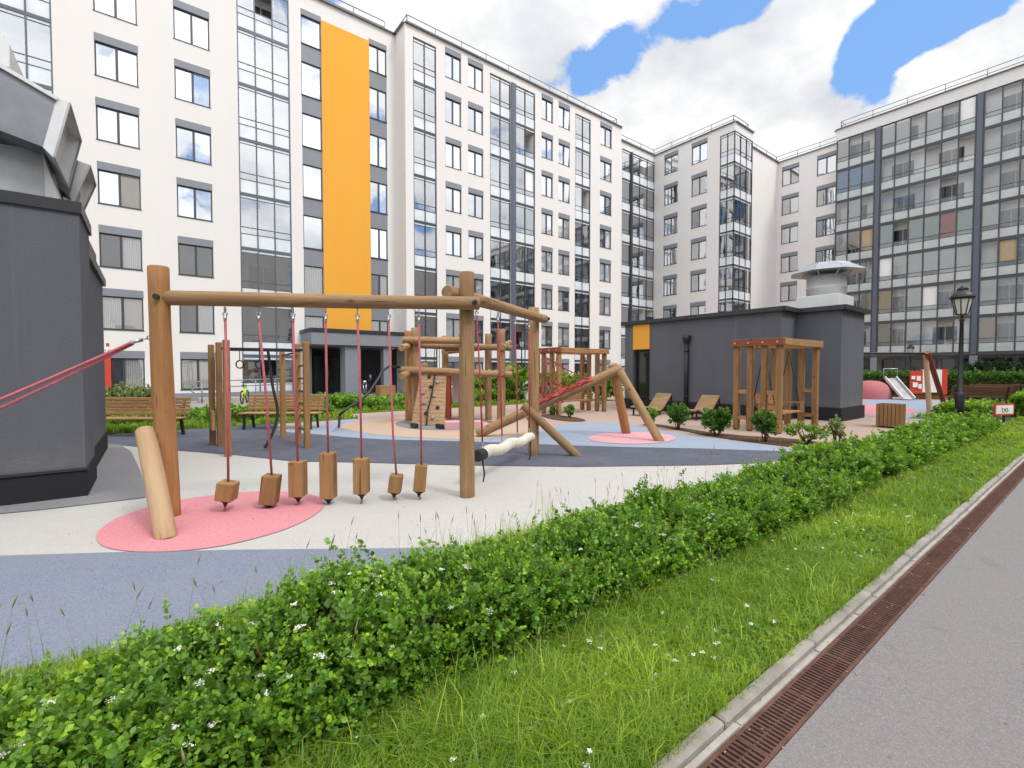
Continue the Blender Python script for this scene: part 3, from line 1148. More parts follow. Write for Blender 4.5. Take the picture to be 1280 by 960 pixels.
mb.add([(-26, 0, 0), (-26, 14, 0), (-26, 14, ROOF), (-26, 0, ROOF)], [(3, 2, 1, 0)])
mb.add([(-26, 14, 0), (xs_in + 4, 14, 0), (xs_in + 4, 14, ROOF), (-26, 14, ROOF)], [(3, 2, 1, 0)])
mb.build('wall', M['white'], bL, fmL)
mb = MB(); mb.box(-26, px0 + .3, -.03, -.004, 0, .42); mb.build('plinth', M['greypanel'], bL, fmL)
for k, (a, b, z0, z1) in enumerate(wins):
    window(bL, fmL, a, b, z0, z1, tilt=(k % 7 == 3))
for gi, g in enumerate((g0, g1)):
    for i in range(8):
        zb = max(.12, -.55 + FH * i)
        zt = -.55 + FH * (i + 1) if i < 7 else 22.95
        balcony(bL, fmL, g[0], g[1], zb, zt, 4 if gi == 0 else 3, y=.06, seed=gi * 20 + i + 3, frame='frameblue')
# narrow stair windows with grey spandrels
for ci, c in enumerate((n1_, n2_)):
    for i in range(1, 8):
        z1 = ZN + FH * i
        o = window(bL, fmL, c[0], c[1], z1 - 1.93, z1, lintel=.0 if i < 7 else .32, split=0 if ci == 0 else .52)
        lo = max(zb_n, z1 - FH)
        s = MB(); s.box(c[0] + .002, c[1] - .002, .03, .16, lo, z1 - 1.965); s.build('spandrel_panel', M['greypanel'], bL, fmL)
mb = MB(); mb.box(n1_[1] + .004, n2_[0] - .004, -.06, .05, 4.05, 22.42); mb.build('orange_panel', M['orange'], bL, fmL)
# porch: slab canopy, columns, dark lobby
mb = MB(); mb.box(px0, px1 - .01, -2.4, -.01, 3.05, 3.75); mb.build('porch_roof', M['greypanel'], bL, fmL)
mb = MB(); mb.box(px0 - .05, px1 - .012, -2.46, -.0, 3.755, 3.95); mb.build('porch_coping', M['cap'], bL, fmL)
mb = MB()
mb.box(px0 + .36, px1 - .05, 2.2, 2.3, 0, 3.05); mb.box(px0 + .30, px0 + .35, .0, 2.2, 0, 3.05); mb.box(px1 - .07, px1 - .025, .05, 2.2, 0, 3.05)
mb.box(px0 + .36, px1 - .1, .05, 2.2, 3.06, 3.10)
mb.build('lobby_wall', M['dark'], bL, fmL)
xa, xb = UX(425, VL - 1.2, 480), UX(472, VL - 1.2, 480)
for (x, wd) in ((xa, .9), (xb, .5)):
    mb = MB(); mb.box(x, x + wd, -2.2, -1.3 if wd > .6 else -1.7, 0, 3.045); mb.build('column', M['greypanel'], bL, fmL)
mb = MB(); mb.box(px0 + .38, px0 + .62, .0, .14, 0, 3.04); mb.build('pier', M['greypanel'], bL, fmL)
dx = UX(393, VL + .6, 480)
d = MB(); d.box(dx, dx + 1.75, .9, 1.0, .1, 2.5, 0, .02); do = d.build('door', M['black'], bL, fmL)
g = MB(); g.box(dx + .12, dx + .80, .88, .897, .3, 2.35); g.box(dx + .95, dx + 1.63, .88, .897, .3, 2.35); g.build('pane', M['pane2'], do)
do.children[0].matrix_basis = Matrix.Identity(4)
h = MB(); h.tube([(dx + .90, .84, .9), (dx + .90, .84, 1.9)], .018, 6); h.build('handle', M['steel'], do, Matrix.Identity(4), True)
mb = MB(); mb.box(px0 + .4, px1 - .1, -1.2, .9, .0, .12); mb.build('step', M['gutter'], bL, fmL)
coping(bL, [(-26, VL), (xs_in, VL)], ROOF)
railing(bL, [(-26, VL + .3), (xs_in - .6, VL + .3)], ROOF + .05)

# ---- projecting section with four glazed strips
fmS = fmat(0, VS, '-v')
bS = empty('apartment_building', (20, VS, 0), 'projecting white apartment block with four narrow glazed strips and a roof rail', 'building')
xs_end = UX(774.7, VS)
ops, wS = [], []
strips = [(UX(518.5, VS), UX(547, VS), 2), (UX(613, VS), UX(638.5, VS), 2), (UX(644.5, VS), UX(668.5, VS), 2), (UX(718, VS), UX(737, VS), 2)]
cols = [(UX(558, VS), UX(577.5, VS)), (UX(586, VS), UX(604.5, VS)), (UX(676.5, VS), UX(690.5, VS)), (UX(697.5, VS), UX(711.3, VS)), (UX(748.8, VS), UX(763, VS))]
ztopS = 22.95
for g in strips:
    ops.append((g[0], g[1], .15, ztopS))
for i in range(8):
    z1 = LT0 + FH * i
    for c in cols:
        ops.append((c[0], c[1], z1 - 1.95, z1)); wS.append((c[0], c[1], z1 - 1.95, z1))
mb = MB()
wall_with_openings(mb, xs_in, xs_end, 0, ROOF, ops, .22)
dS = VL - VS
mb.add([(xs_in, 0, 0), (xs_in, 0, ROOF), (xs_in, dS + .3, ROOF), (xs_in, dS + .3, 0)], [(0, 1, 2, 3)])
mb.add([(xs_end, 0, 0), (xs_end, 0, ROOF), (xs_end, 14, ROOF), (xs_end, 14, 0)], [(3, 2, 1, 0)])
mb.add([(xs_in, 0, ROOF), (xs_end, 0, ROOF), (xs_end, 14, ROOF), (xs_in, 14, ROOF)], [(0, 1, 2, 3)])
mb.build('wall', M['white'], bS, fmS)
mb = MB(); mb.box(xs_in, xs_end, -.03, -.004, 0, .42); mb.build('plinth', M['greypanel'], bS, fmS)
for k, (a, b, z0, z1) in enumerate(wS):
    window(bS, fmS, a, b, z0, z1, tilt=(k * 7 % 5 == 1))
for gi, g in enumerate(strips):
    for i in range(8):
        zb = max(.12, -.55 + FH * i)
        zt = -.55 + FH * (i + 1) if i < 7 else ztopS - .02
        bl = {0: 'blind_f', 1: 'blind_f'} if False else None
        balcony(bS, fmS, g[0], g[1], zb, zt, g[2], y=.06, seed=100 + gi * 20 + i, openp=.08)
mb = MB(); mb.box(strips[1][1] + .03, strips[2][0] - .03, -.10, -.01, .3, ztopS); mb.build('divider_panel', M['frameblue'], bS, fmS)
coping(bS, [(xs_in, VL), (xs_in, VS), (xs_end, VS), (xs_end, VS + 10)], ROOF)
railing(bS, [(xs_in + .3, VL + 2), (xs_in + .3, VS + .3), (xs_end - .3, VS + .3), (xs_end - .3, VS + 8)], ROOF + .05)

# ---- corner: recessed glazed bay and the white wing with a corner bay
UA, UB = 40.4, 51.9
fmR = fmat(0, VREC, '-v')
bA = empty('apartment_building', (UA, 25, 0), 'white corner apartment wing with a glass corner bay behind the dark pavilion', 'building')
RA = 23.1
vA_end = PU(915, 463, UA).y          # end of the wing (bay corner)
vA_wall = vA_end + 1.35
mb = MB()
r0, r1 = xs_end - .2, UA - .05
rb0, rb1 = UX(776, VREC), UX(816.5, VREC)
wall_with_openings(mb, r0, UA, 0, RA, [(rb0, rb1, .1, 22.47)], .25)
mb.add([(r0, 0, RA), (UA, 0, RA), (UA, 12, RA), (r0, 12, RA)], [(0, 1, 2, 3)])
mb.build('wall', M['white'], bA, fmR)
rm = UX(788, VREC)
for i in range(8):
    zb = max(.12, -1.0 + FH * i)
    zt = -1.0 + FH * (i + 1) if i < 7 else 22.45
    balcony(bA, fmR, rb0, rm - .12, zb, zt, 1, y=.06, seed=300 + i, openp=.05)
    balcony(bA, fmR, rm + .12, rb1, zb, zt, 3, y=.06, seed=330 + i, openp=.05)
mb = MB(); mb.box(rm - .115, rm + .115, -.08, .1, .1, 22.46); mb.build('divider_panel', M['frame'], bA, fmR)
fmA = fmat(UA, VREC, '-u')     # local x = VREC - v
opA, wA = [], []
ca = [(VREC - VX(828, UA), VREC - VX(845, UA)), (VREC - VX(861.7, UA), VREC - VX(881, UA))]
for i in range(8):
    z1 = LT0 - .5 + FH * i
    for c in ca:
        opA.append((c[0], c[1], z1 - 1.95, z1)); wA.append((c[0], c[1], z1 - 1.95, z1))
bay0 = VREC - VX(896.5, UA)
bayL = VREC - vA_end
mb = MB()
wall_with_openings(mb, 0, bay0, 0, RA, opA, .22)
zbt = 22.38
mb.add([(bay0, 0, zbt), (bayL, 0, zbt), (bayL, 0, RA), (bay0, 0, RA)], [(0, 1, 2, 3)])
bw = 3.2                                       # bay length along u
mb.add([(bayL, 0, zbt), (bayL, bw, zbt), (bayL, bw, RA), (bayL, 0, RA)], [(0, 1, 2, 3)])
wl = VREC - vA_wall
mb.add([(wl, bw, 0), (wl, UB - UA, 0), (wl, UB - UA, RA), (wl, bw, RA)], [(0, 1, 2, 3)])
mb.add([(bayL, bw, 0), (wl, bw, 0), (wl, bw, RA), (bayL, bw, RA)], [(3, 2, 1, 0)])
mb.add([(bay0, .0, 0), (bay0, .25, 0), (bay0, .25, zbt), (bay0, 0, zbt)], [(0, 1, 2, 3)])
mb.add([(0, 0, RA), (bayL, 0, RA), (bayL, bw, RA), (0, bw, RA)], [(0, 1, 2, 3)])
mb.add([(0, bw, RA), (wl, bw, RA), (wl, UB - UA, RA), (0, UB - UA, RA)], [(0, 1, 2, 3)])
mb.add([(bay0, .0, zbt), (bayL, 0, zbt), (bayL, bw, zbt), (bay0, bw, zbt)], [(3, 2, 1, 0)])
mb.build('wall', M['white'], bA, fmA)
for k, (a, b, z0, z1) in enumerate(wA):
    window(bA, fmA, a, b, z0, z1, tilt=(k % 6 == 2))
fmBay = fmat(UA, vA_end, '-v')
for i in range(8):
    zb = max(.12, -1.0 + FH * i)
    zt = -1.0 + FH * (i + 1) if i < 7 else zbt
    amber = i == 7
    balcony(bA, fmA, bay0, bayL - .02, zb, zt, 2, y=.04, depth=2.6, seed=400 + i, blinds={0: 'blind_f', 1: 'blind_f'} if amber else {}, openp=0, side_walls=False, inner_window=False)
    balcony(bA, fmBay, .02, bw, zb, zt, 3, y=.04, depth=1.31, seed=430 + i, blinds={0: 'blind_f', 2: 'blind_f'} if amber else {}, openp=0, side_walls=False)
# wing B (set back)
fmB = fmat(UB, vA_wall, '-u')
opB, wB = [], []
cb = [(vA_wall - VX(973.5, UB), vA_wall - VX(994.5, UB)), (vA_wall - VX(1016.5, UB), vA_wall - VX(1040, UB))]
vB_end = PU(1048, 463, UB).y
for i in range(8):
    z1 = LT0 - .75 + FH * i
    for c in cb:
        opB.append((c[0], c[1], z1 - 1.95, z1)); wB.append((c[0], c[1], z1 - 1.95, z1))
mb = MB()
wall_with_openings(mb, 0, vA_wall - vB_end, 0, RA, opB, .22)
mb.add([(0, 0, RA), (vA_wall - vB_end, 0, RA), (vA_wall - vB_end, 12, RA), (0, 12, RA)], [(0, 1, 2, 3)])
mb.build('wall', M['white'], bA, fmB)
for k, (a, b, z0, z1) in enumerate(wB):
    window(bA, fmB, a, b, z0, z1, tilt=(k % 5 == 2))
coping(bA, [(xs_end - .1, VREC), (UA, VREC), (UA, vA_end), (UA + bw, vA_end), (UA + bw, vA_wall), (UB, vA_wall), (UB, vB_end)], RA)
railing(bA, [(xs_end + .2, VREC + .3), (UA + .3, VREC + .3), (UA + .3, vA_end + .3), (UA + bw - .3, vA_end + .3), (UA + bw - .3, vA_wall + .3), (UB + .3, vA_wall + .3), (UB + .3, vB_end)], RA + .05)

# ---- glazed balcony block at the right
UC = 51.0
vc0 = PU(1043.5, 260, UC).y
fmC = fmat(UC, vc0, '-u')      # local x = vc0 - v
bC = empty('apartment_building', (UC, 8, 0), 'apartment block fronted by continuous glazed balconies behind the street lamp', 'building')
RC = 23.95
LC = 46.0
zc0, zc1 = 2.95, RC - .95
mb = MB()
mb.box(0, LC, 0, .25, zc1, RC)
mb.box(0, .22, .26, 2.4, 0, RC - .01)
mb.box(0, LC, 1.75, 1.95, 0, RC - .02)
mb.box(0, LC, .26, 12, RC - .3, RC - .015)
mb.build('wall', M['white'], bC, fmC)
lx = lambda px, py: vc0 - PU(px, py, UC).y
e = [0.05, lx(1095, 165), lx(1101.5, 165), lx(1221.5, 130), lx(1230, 130)]
groups_c = [[e[0] + (e[1] - e[0]) * i / 3 for i in range(4)], [e[2] + (e[3] - e[2]) * i / 6 for i in range(7)]]
wp = (e[3] - e[2]) / 6
x = e[4]
cols_div = [(e[1], e[2]), (e[3], e[4])]
while x + 6 * wp < LC - 1:
    groups_c.append([x + wp * i for i in range(7)])
    cols_div.append((x + 6 * wp, x + 6 * wp + (e[4] - e[3])))
    x += 6 * wp + (e[4] - e[3])
nf = 7
dz = (zc1 - zc0) / nf
for gi, xs in enumerate(groups_c):
    for i in range(nf):
        zb = zc0 + dz * i
        bl = None
        if gi == 0 and i == 5: bl = {0: 'blind_d', 1: 'blind_d', 2: 'blind_d'}
        if gi == 0 and i == 6: bl = {0: 'blind_e' if False else 'blind_a'}
        if gi == 1 and i == 6: bl = {k: 'blind_a' for k in (0, 1, 3, 5)}
        if gi == 1 and i == 3: bl = {0: 'blind_c', 2: 'blind_c', 3: 'blind_c', 4: 'blind_e', 5: 'blind_c'}
        if gi == 1 and i == 2: bl = {0: 'blind_a', 1: 'blind_a', 2: 'blind_a', 3: 'blind_a', 4: 'blind_a', 5: 'blind_a'}  # full row of pale blinds paints in the reflection of a sunlit building
        if gi == 1 and i in (4, 5): bl = {}
        if gi == 1 and i == 1: bl = {0: 'blind_f', 2: 'blind_a', 3: 'blind_a'}
        if gi == 1 and i == 0: bl = {0: 'blind_b', 2: 'blind_a'}
        if gi == 0 and i == 1: bl = {2: 'blind_b'}
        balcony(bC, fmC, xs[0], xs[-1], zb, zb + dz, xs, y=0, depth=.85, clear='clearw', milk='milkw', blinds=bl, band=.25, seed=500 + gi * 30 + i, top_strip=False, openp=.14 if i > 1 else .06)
mb = MB()
for a, b in cols_div:
    mb.box(a + .02, b - .02, -.06, .12, zc0 - .1, zc1 - .01)
mb.build('divider_panel', M['frameblue'], bC, fmC)
# ground floor: dark recessed arcade with shopfront glass and piers
for a, b in cols_div:
    mb = MB(); mb.box(a - .05, b + .05, .0, .5, 0, zc0 - .18); mb.build('pier', M['greypanel'], bC, fmC)
for gi, xs in enumerate(groups_c[:3]):
    for k in range(0, len(xs) - 1, 2 if gi else 3):
        a, b = xs[k] + .15, xs[min(k + (2 if gi else 3), len(xs) - 1)] - .15
        window(bC, fmC @ Matrix.Translation((0, .9, 0)), a, b, .25, 2.6, lintel=0, split=.5, style='doorglass')
coping(bC, [(UC + 12, vc0), (UC, vc0), (UC, vc0 - LC)], RC)
railing(bC, [(UC + 6, vc0 - .3), (UC + .3, vc0 - .3), (UC + .3, vc0 - LC)], RC + .05, step=2.4)

# ---- block across the road, opposite (unseen, added to stand mirrored in the lower panes)
fmO = fmat(60, -24, '+v')
bO = empty('apartment_building', (20, -24, 0), 'pale apartment block across the road, seen only mirrored in the lower window panes', 'building')
opO, wO = [], []
for i in range(7):
    for k in range(11):
        if i < 7:
            x = 4 + k * 9.0
            opO.append((x, x + 2.2, .6 + 3 * i, 2.4 + 3 * i))
mb = MB()
wall_with_openings(mb, 0, 105, 0, 21.5, opO, .2)
mb.add([(0, 0, 21.5), (105, 0, 21.5), (105, 13, 21.5), (0, 13, 21.5)], [(0, 1, 2, 3)])
mb.build('wall', M['tanwall'], bO, fmO)
for (a, b, z0, z1) in opO:
    window(bO, fmO, a, b, z0, z1, lintel=0)
# ------------------------------------------------------------------ log rope frame (nearest)
P1 = G(211, 645.5); P2 = G(584, 620.5); P3 = G(666.5, 568.5)
fr = empty('rope_playset', (P2.x, P2.y, 0), 'big rope play frame of tan log posts and beams on the beige rubber', 'play frame')
P1t = PD(197.5, 336.5, 5.14 / 1.0)
P1t = Vector((P1.x - .045, P1.y + .04, 2.72))
log('post', (P1.x, P1.y, -.05), P1t, .105, fr, 'woodo', .099)
log('post', (P2.x, P2.y, -.05), (P2.x, P2.y, 2.83), .094, fr, 'wood', .092)
log('post', (P3.x, P3.y, -.05), (P3.x + .01, P3.y, 2.78), .107, fr, 'wood', .10)
dB = (P2 - P1).normalized()
nB = Vector((dB.y, -dB.x, 0))                       # towards the camera side
b1a = P1 + dB * .05 + Vector((-.04, .03, 2.385)); b1b = P2 + dB * .13 + nB * .17 + Vector((0, 0, 2.42))
log('beam', b1a, b1b, .083, fr, 'wood', .079)
d2 = (P3 - P2).normalized()
n2v = Vector((d2.y, -d2.x, 0))
b2a = P2 - d2 * .22 - n2v * .165 + Vector((0, 0, 2.56)); b2b = P3 + d2 * .12 + n2v * .19 + Vector((0, 0, 2.57))
log('beam', b2a, b2b, .085, fr, 'wood', .082)
s1b = G(208.5, 672.5); s1t = Vector((P1.x - .19, P1.y + .04, .96))
log('strut', (s1b.x, s1b.y, -.04), s1t, .094, fr, 'woodp', .09)
s3b = G(724, 570); s3t = PD(654, 506, 8.72)
log('strut', (s3b.x, s3b.y, -.04), s3t, .078, fr, 'wood', .076)
for (p, q) in ((P1 + nB * .10 + Vector((-.03, 0, 2.38)), nB), (b1b - dB * .07 + nB * .08, nB), (b2b - d2 * .03 + n2v * .08, n2v)):
    mb = MB(); mb.tube([p - q * .02, p + q * .022], .030, 10); mb.build('bolt', M['black'], fr)


def shackle(mb_root, top, name='shackle'):
    m_ = MB()
    m_.ring(top + Vector((0, 0, -.035)), dB, .024, .008, 14, 6)
    m_.ring(top + Vector((0, 0, -.085)), nB, .020, .009, 14, 6)
    m_.tube([top + Vector((0, 0, -.10)), top + Vector((0, 0, -.165))], [.019, .015], 10)
    return m_.build(name, M['steel'], mb_root)


# hanging steps: rope, block, peg and tether
steps = [  # px top rope, px block centre, block centre y, width px, height px, ground px/y, tilt, label
    (280.5, 284, 613.5, 24, 23, 279.5, 640, .16, 'short tilted wooden block hung on pink rope, nearest the thick left post'),
    (323.5, 338, 611.5, 23, 36, 333, 635, .13, 'leaning wooden block on the slanting pink rope, second from the thick left post'),
    (365.5, 372.5, 598, 21, 44, 371, 632, .0, 'upright wooden block on pink rope over the edge of the pink circle'),
    (406.5, 410.5, 594, 20, 57, 411, 630.5, .0, 'tallest wooden block of the hanging rope steps, in the middle of the row'),
    (446.5, 452, 594.5, 20, 44, 450.5, 630, .0, 'cracked upright wooden block on pink rope just right of the tallest block'),
    (485.5, 494.5, 604, 19, 22, 492, 625, .13, 'smallest tilted wooden block, hung on the bent pink rope'),
    (523, 525.5, 597, 18, 33, 524.5, 624.5, .09, 'slightly tilted wooden block on pink rope, closest to the middle post'),
]


def beam_at(px):
    best = None
    for i in range(401):
        p = b1a.lerp(b1b, i / 400)
        c = _RM.transposed() @ (p - Vector((0, 0, CAMH)))
        x = 640 + FPX * c.x / -c.z
        if best is None or abs(x - px) < best[0]:
            best = (abs(x - px), p, -c.z)
    return best[1], best[2]


for (pt, pc, yc, wpx, hpx, gx, gy, tilt, lab) in steps:
    top, dep = beam_at(pt)
    top = top + Vector((0, 0, -.08))
    g = G(gx, gy)
    depg = (_RM.transposed() @ (g - Vector((0, 0, CAMH)))).z * -1
    c = PD(pc, yc, depg)
    hh, ww = hpx / FPX * depg, wpx / FPX * depg
    e = empty('hanging_step', (g.x, g.y, 0), lab, 'rope step', 'hanging wooden rope steps')
    right = Vector((.792, -.61, 0))
    axis = (Vector((0, 0, 1)) + right * tilt).normalized()
    Mx = Matrix.Translation(c) @ (Quaternion(Vector((0, 0, 1)).rotation_difference(axis)) @ Quaternion((0, 0, 1), random.uniform(-.25, .1) + R(-28))).to_matrix().to_4x4()
    m_ = MB(); m_.box(-ww * .41, ww * .41, -ww * .41, ww * .41, -hh / 2, hh / 2, 0, .008)
    m_.build('block', M['plank_z'], e, Mx)
    bt = c + axis * (hh / 2); bb = c - axis * (hh / 2)
    kink = []
    if pt == 485.5:
        kink = [top.lerp(bt, .74) + right * -.02]
    else:
        kink = [top.lerp(bt, .55) + right * random.uniform(-.012, .012)]
    m_ = MB(); m_.tube([top + Vector((0, 0, -.13))] + kink + [bt - axis * .02], .0135, 8); m_.build('rope', M['rope'], e)
    shackle(e, top)
    m_ = MB()
    m_.tube([bb + axis * .004, bb - axis * .022, bb - axis * .035, bb - axis * .075], [.052, .050, .028, .011], 10)
    m_.build('collar', M['ropeblack'], e)
    m_ = MB(); m_.tube([bb - axis * .06, (bb - axis * .06).lerp(g, .6) + right * .01, Vector((g.x, g.y, -.02))], .012, 8); m_.build('tether', M['rope'], e)

# guy ropes to the left of the left post
a0 = PD(190, 421.5, 5.12)
anchor = a0 + Vector((-2.35, -.35, -1.33))
gr_ = empty('guy_rope', (anchor.x, anchor.y, 0), 'pair of pink ropes running down left from the thick post past the dark hut', 'rope')
l1 = MB(); l1.tube(sagline(a0 + Vector((-.16, -.02, -.055)), anchor + Vector((0, 0, .03)), .03), .0145, 8); l1.build('rope', M['rope'], gr_)
l1 = MB(); l1.tube(sagline(a0 + Vector((-.16, -.0, -.075)), anchor + Vector((.02, .05, -.06)), .05), .0145, 8); l1.build('rope', M['rope'], gr_)
m_ = MB()
m_.ring(a0 + Vector((-.02, 0, -.005)), (0, 1, 0), .022, .007); m_.ring(a0 + Vector((-.065, 0, -.02)), (0, 0, 1), .022, .007); m_.tube([a0 + Vector((-.08, -.01, -.03)), a0 + Vector((-.19, -.02, -.07))], .02, 8)
m_.build('shackle', M['steel'], gr_)
lp_ = empty('anchor_post', (anchor.x, anchor.y, 0), 'short log post outside the left edge that holds the pink guy ropes', 'post')
log('post', (anchor.x, anchor.y + .1, -.05), (anchor.x, anchor.y + .1, .95), .10, lp_, 'woodo')

# rope wrapped swing log under the second beam
ws = empty('rope_wrapped_log', (G(635, 570).x, G(635, 570).y, 0), 'pale rope wrapped log swinging on chains below the right hand beam', 'swing log')


def on_line(a, b, px):
    best = None
    for i in range(401):
        p = a.lerp(b, i / 400)
        c = _RM.transposed() @ (p - Vector((0, 0, CAMH)))
        x = 640 + FPX * c.x / -c.z
        if best is None or abs(x - px) < best[0]:
            best = (abs(x - px), p)
    return best[1]


wa = PD(603, 567.5, 6.55); wb = PD(664, 547, 8.55)
# wrapped body
ax = (wb - wa).normalized()
pts, rad = [], []
nseg = 240
for i in range(nseg + 1):
    t = i / nseg
    wob_ = Vector((0, 0, .020 * math.sin(t * 15)))
    pts.append(wa.lerp(wb, t) + wob_); rad.append(.072 + .013 * abs(math.sin(t * math.pi * 34)))
m_ = MB(); m_.tube(pts, rad, 14); m_.build('wrapped_core', M['ropewhite'], ws)
m_ = MB(); m_.tube([wa - ax * .20, wa - ax * .17, wa + ax * .03], [.075, .085, .083], 14); m_.build('end_cap', M['ropeblack'], ws)
for (px, f) in ((596, .0), (622.5, .34), (643.5, .66), (661.5, .95)):
    tp = on_line(b2a, b2b, px) + Vector((0, 0, -.085))
    bp = wa.lerp(wb, f) + Vector((0, 0, .075))
    m_ = MB(); m_.tube([tp + Vector((0, 0, -.14)), tp.lerp(bp, .5) + Vector((.008, 0, 0)), bp + Vector((0, 0, .10))], .012, 7)
    r_ = m_.build('rope', M['ropered'], ws)
    m_ = MB()
    for k in range(3):
        m_.ring(bp + Vector((0, 0, .02 + .035 * k)), (1, 0, 0) if k % 2 else (0, 1, 0), .016, .006, 10, 5)
    m_.build('chain', M['steel'], ws)
    shackle(ws, tp)
for f, gx, gy in ((0.0, 604, 602), (.97, 661.5, 575)):
    p = wa.lerp(wb, f) + Vector((0, 0, -.07)); g = G(gx, gy)
    m_ = MB(); m_.tube([p, p.lerp(g, .6) + Vector((.02, -.01, -.02)), Vector((g.x, g.y, 0))], .012, 7); m_.build('tether', M['ropeblack'], ws)

# climbing ramp log with A frame and net
rampb = G(596, 546); apex = PD(771, 463, 11.35)
rp = empty('climbing_ramp', (apex.x, apex.y, 0), 'sloping climbing log that rests on two leaning legs over the pale pink circle', 'climbing log')
log('ramp_log', rampb + Vector((0, 0, .06)), apex + (apex - rampb).normalized() * .12, .118, rp, 'wood', .11)
l1b = G(783, 542); l2b = G(826, 552)
log('leg', (l1b.x, l1b.y, -.04), PD(766, 455, 11.45), .115, rp, 'woodo', .11)
log('leg', (l2b.x, l2b.y, -.04), PD(775, 464, 11.15), .10, rp, 'wood', .095)
m_ = MB(); ra = rampb.lerp(apex, .30) + Vector((0, -.05, .16)); rb = rampb.lerp(apex, .80) + Vector((0, -.05, .13))
m_.tube([ra.lerp(rb, i / 30) + Vector((.02 * math.sin(i * 1.7), 0, .022 * math.sin(i * 1.1))) for i in range(31)], .035, 7)
m_.tube([ra.lerp(rb, i / 30) + Vector((.03 * math.cos(i * 1.3), -.07, -.02 + .022 * math.cos(i * 1.4))) for i in range(31)], .03, 7)
m_.build('rope_wrap', M['ropered'], rp)
net = empty('climbing_net', (rampb.x + 1, rampb.y - 1, 0), 'red rope climbing net stretched between the third post and the sloping log', 'climbing net')
m_ = MB()
tops = [Vector((P3.x + .06, P3.y + .06, z)) for z in (2.02, 1.62, 1.25, .88, .55)]
ends = [rampb.lerp(apex, f) + Vector((0, 0, .11)) for f in (.80, .66, .54, .43, .33)]
lines = []
for a, b in zip(tops, ends):
    ln = sagline(a, b, .06, 14)
    lines.append(ln)
    m_.tube(ln, .013, 6)
for j in (1, 3, 5, 7, 9, 11, 13):
    for i in range(len(lines) - 1):
        m_.tube([lines[i][j], lines[i + 1][min(14, j + (1 if i % 2 else 0))]], .011, 5)
m_.build('net_rope', M['ropered'], net)
for ln in lines[:2]:
    m_ = MB(); m_.tube([ln[0], ln[0].lerp(ln[1], .4)], .018, 7); m_.build('shackle', M['steel'], net)

# ------------------------------------------------------------------ gym frame with rings
gy_pts = [(266, 556, 431), (275.5, 558, 428), (285, 570.5, 425), (354, 547, 440), (373, 554, 430), (384, 560, 428)]
gb = [G(a, b) for a, b, c in gy_pts]
gy = empty('gym_station', (gb[4].x, gb[4].y, 0), 'timber post gym frame with a black overhead ladder on dark blue rubber', 'gym frame')
gtop = []
for (a, b, c), p in zip(gy_pts, gb):
    dep = -(_RM.transposed() @ (p - Vector((0, 0, CAMH)))).z
    tz = PD(a, c, dep).z
    gtop.append(tz)
    m_ = MB(); hw = .056
    m_.box(p.x - hw, p.x + hw, p.y - hw, p.y + hw, -.03, tz, 0, .012)
    m_.build('post', M['plank_z'], gy)
la, lb = (gb[1] + gb[2]) / 2, (gb[4] + gb[5]) / 2
za = 2.02
dl = (lb - la).normalized(); nl = Vector((dl.y, -dl.x, 0))
for s_ in (-.24, .24):
    m_ = MB(); m_.obox(la + nl * s_ + Vector((0, 0, za)), lb + nl * s_ + Vector((0, 0, za)), .04, .05); m_.build('ladder_rail', M['black'], gy)
for i in range(1, 11):
    p = la.lerp(lb, i / 11) + Vector((0, 0, za))
    m_ = MB(); m_.tube([p - nl * .24, p + nl * .24], .016, 8); m_.build('rung', M['black'], gy)
for k in range(6):
    z = .35 + k * .27
    m_ = MB(); m_.tube([gb[4] + Vector((.03, 0, z)), gb[5] + Vector((-.03, 0, z))], .018, 8); m_.build('wall_bar', M['black'], gy)
m_ = MB(); m_.tube([gb[3] + Vector((0, 0, 1.95)), gb[4] + Vector((0, 0, 2.0))], .022, 8); m_.build('pull_up_bar', M['black'], gy)
mm_ = (gb[0] + gb[1]) / 2
m_ = MB(); m_.box(mm_.x - .10, mm_.x - .04, mm_.y - .25, mm_.y + .25, .35, .75); m_.build('step_board', M['plank_y'], gy)
for px, ln, lab in ((299.5, .22, 'black gymnastic ring nearest the left gym posts'), (324, .22, 'black gymnastic ring in the middle of the overhead ladder, beside the heavy black rope')):
    t0 = on_line(la + Vector((0, 0, za)), lb + Vector((0, 0, za)), px)
    e = empty('gym_ring', (t0.x, t0.y, t0.z - .45), lab, 'gym ring', 'gym rings')
    m_ = MB(); m_.tube([t0, t0 - Vector((0, 0, .22))], .008, 6); m_.build('strap', M['black'], e)
    m_ = MB(); m_.ring(t0 - Vector((0, 0, .30)), Vector((.61, .79, 0)), .075, .013, 24, 8); m_.build('hoop', M['black'], e)
t0 = on_line(la + Vector((0, 0, za)), lb + Vector((0, 0, za)), 335)
gq = G(331, 563)
pts = [t0, t0.lerp(Vector((gq.x, gq.y, 0)), .35) + dl * .10, t0.lerp(Vector((gq.x, gq.y, 0)), .62) + dl * .21, t0.lerp(Vector((gq.x, gq.y, 0)), .82) + dl * .14, Vector((gq.x, gq.y, .05))]
pts3 = []
for i in range(len(pts) - 1):
    for j in range(5):
        t = j / 5
        p0 = pts[max(0, i - 1)]; p1 = pts[i]; p2_ = pts[i + 1]; p3_ = pts[min(len(pts) - 1, i + 2)]
        pts3.append(.5 * ((2 * p1) + (-p0 + p2_) * t + (2 * p0 - 5 * p1 + 4 * p2_ - p3_) * t * t + (-p0 + 3 * p1 - 3 * p2_ + p3_) * t ** 3))
pts3.append(pts[-1])
m_ = MB(); m_.tube(pts3, .028, 8)
tag(m_.build('climbing_rope', M['ropeblack']), 'heavy black climbing rope hanging curved from the overhead ladder', 'rope')


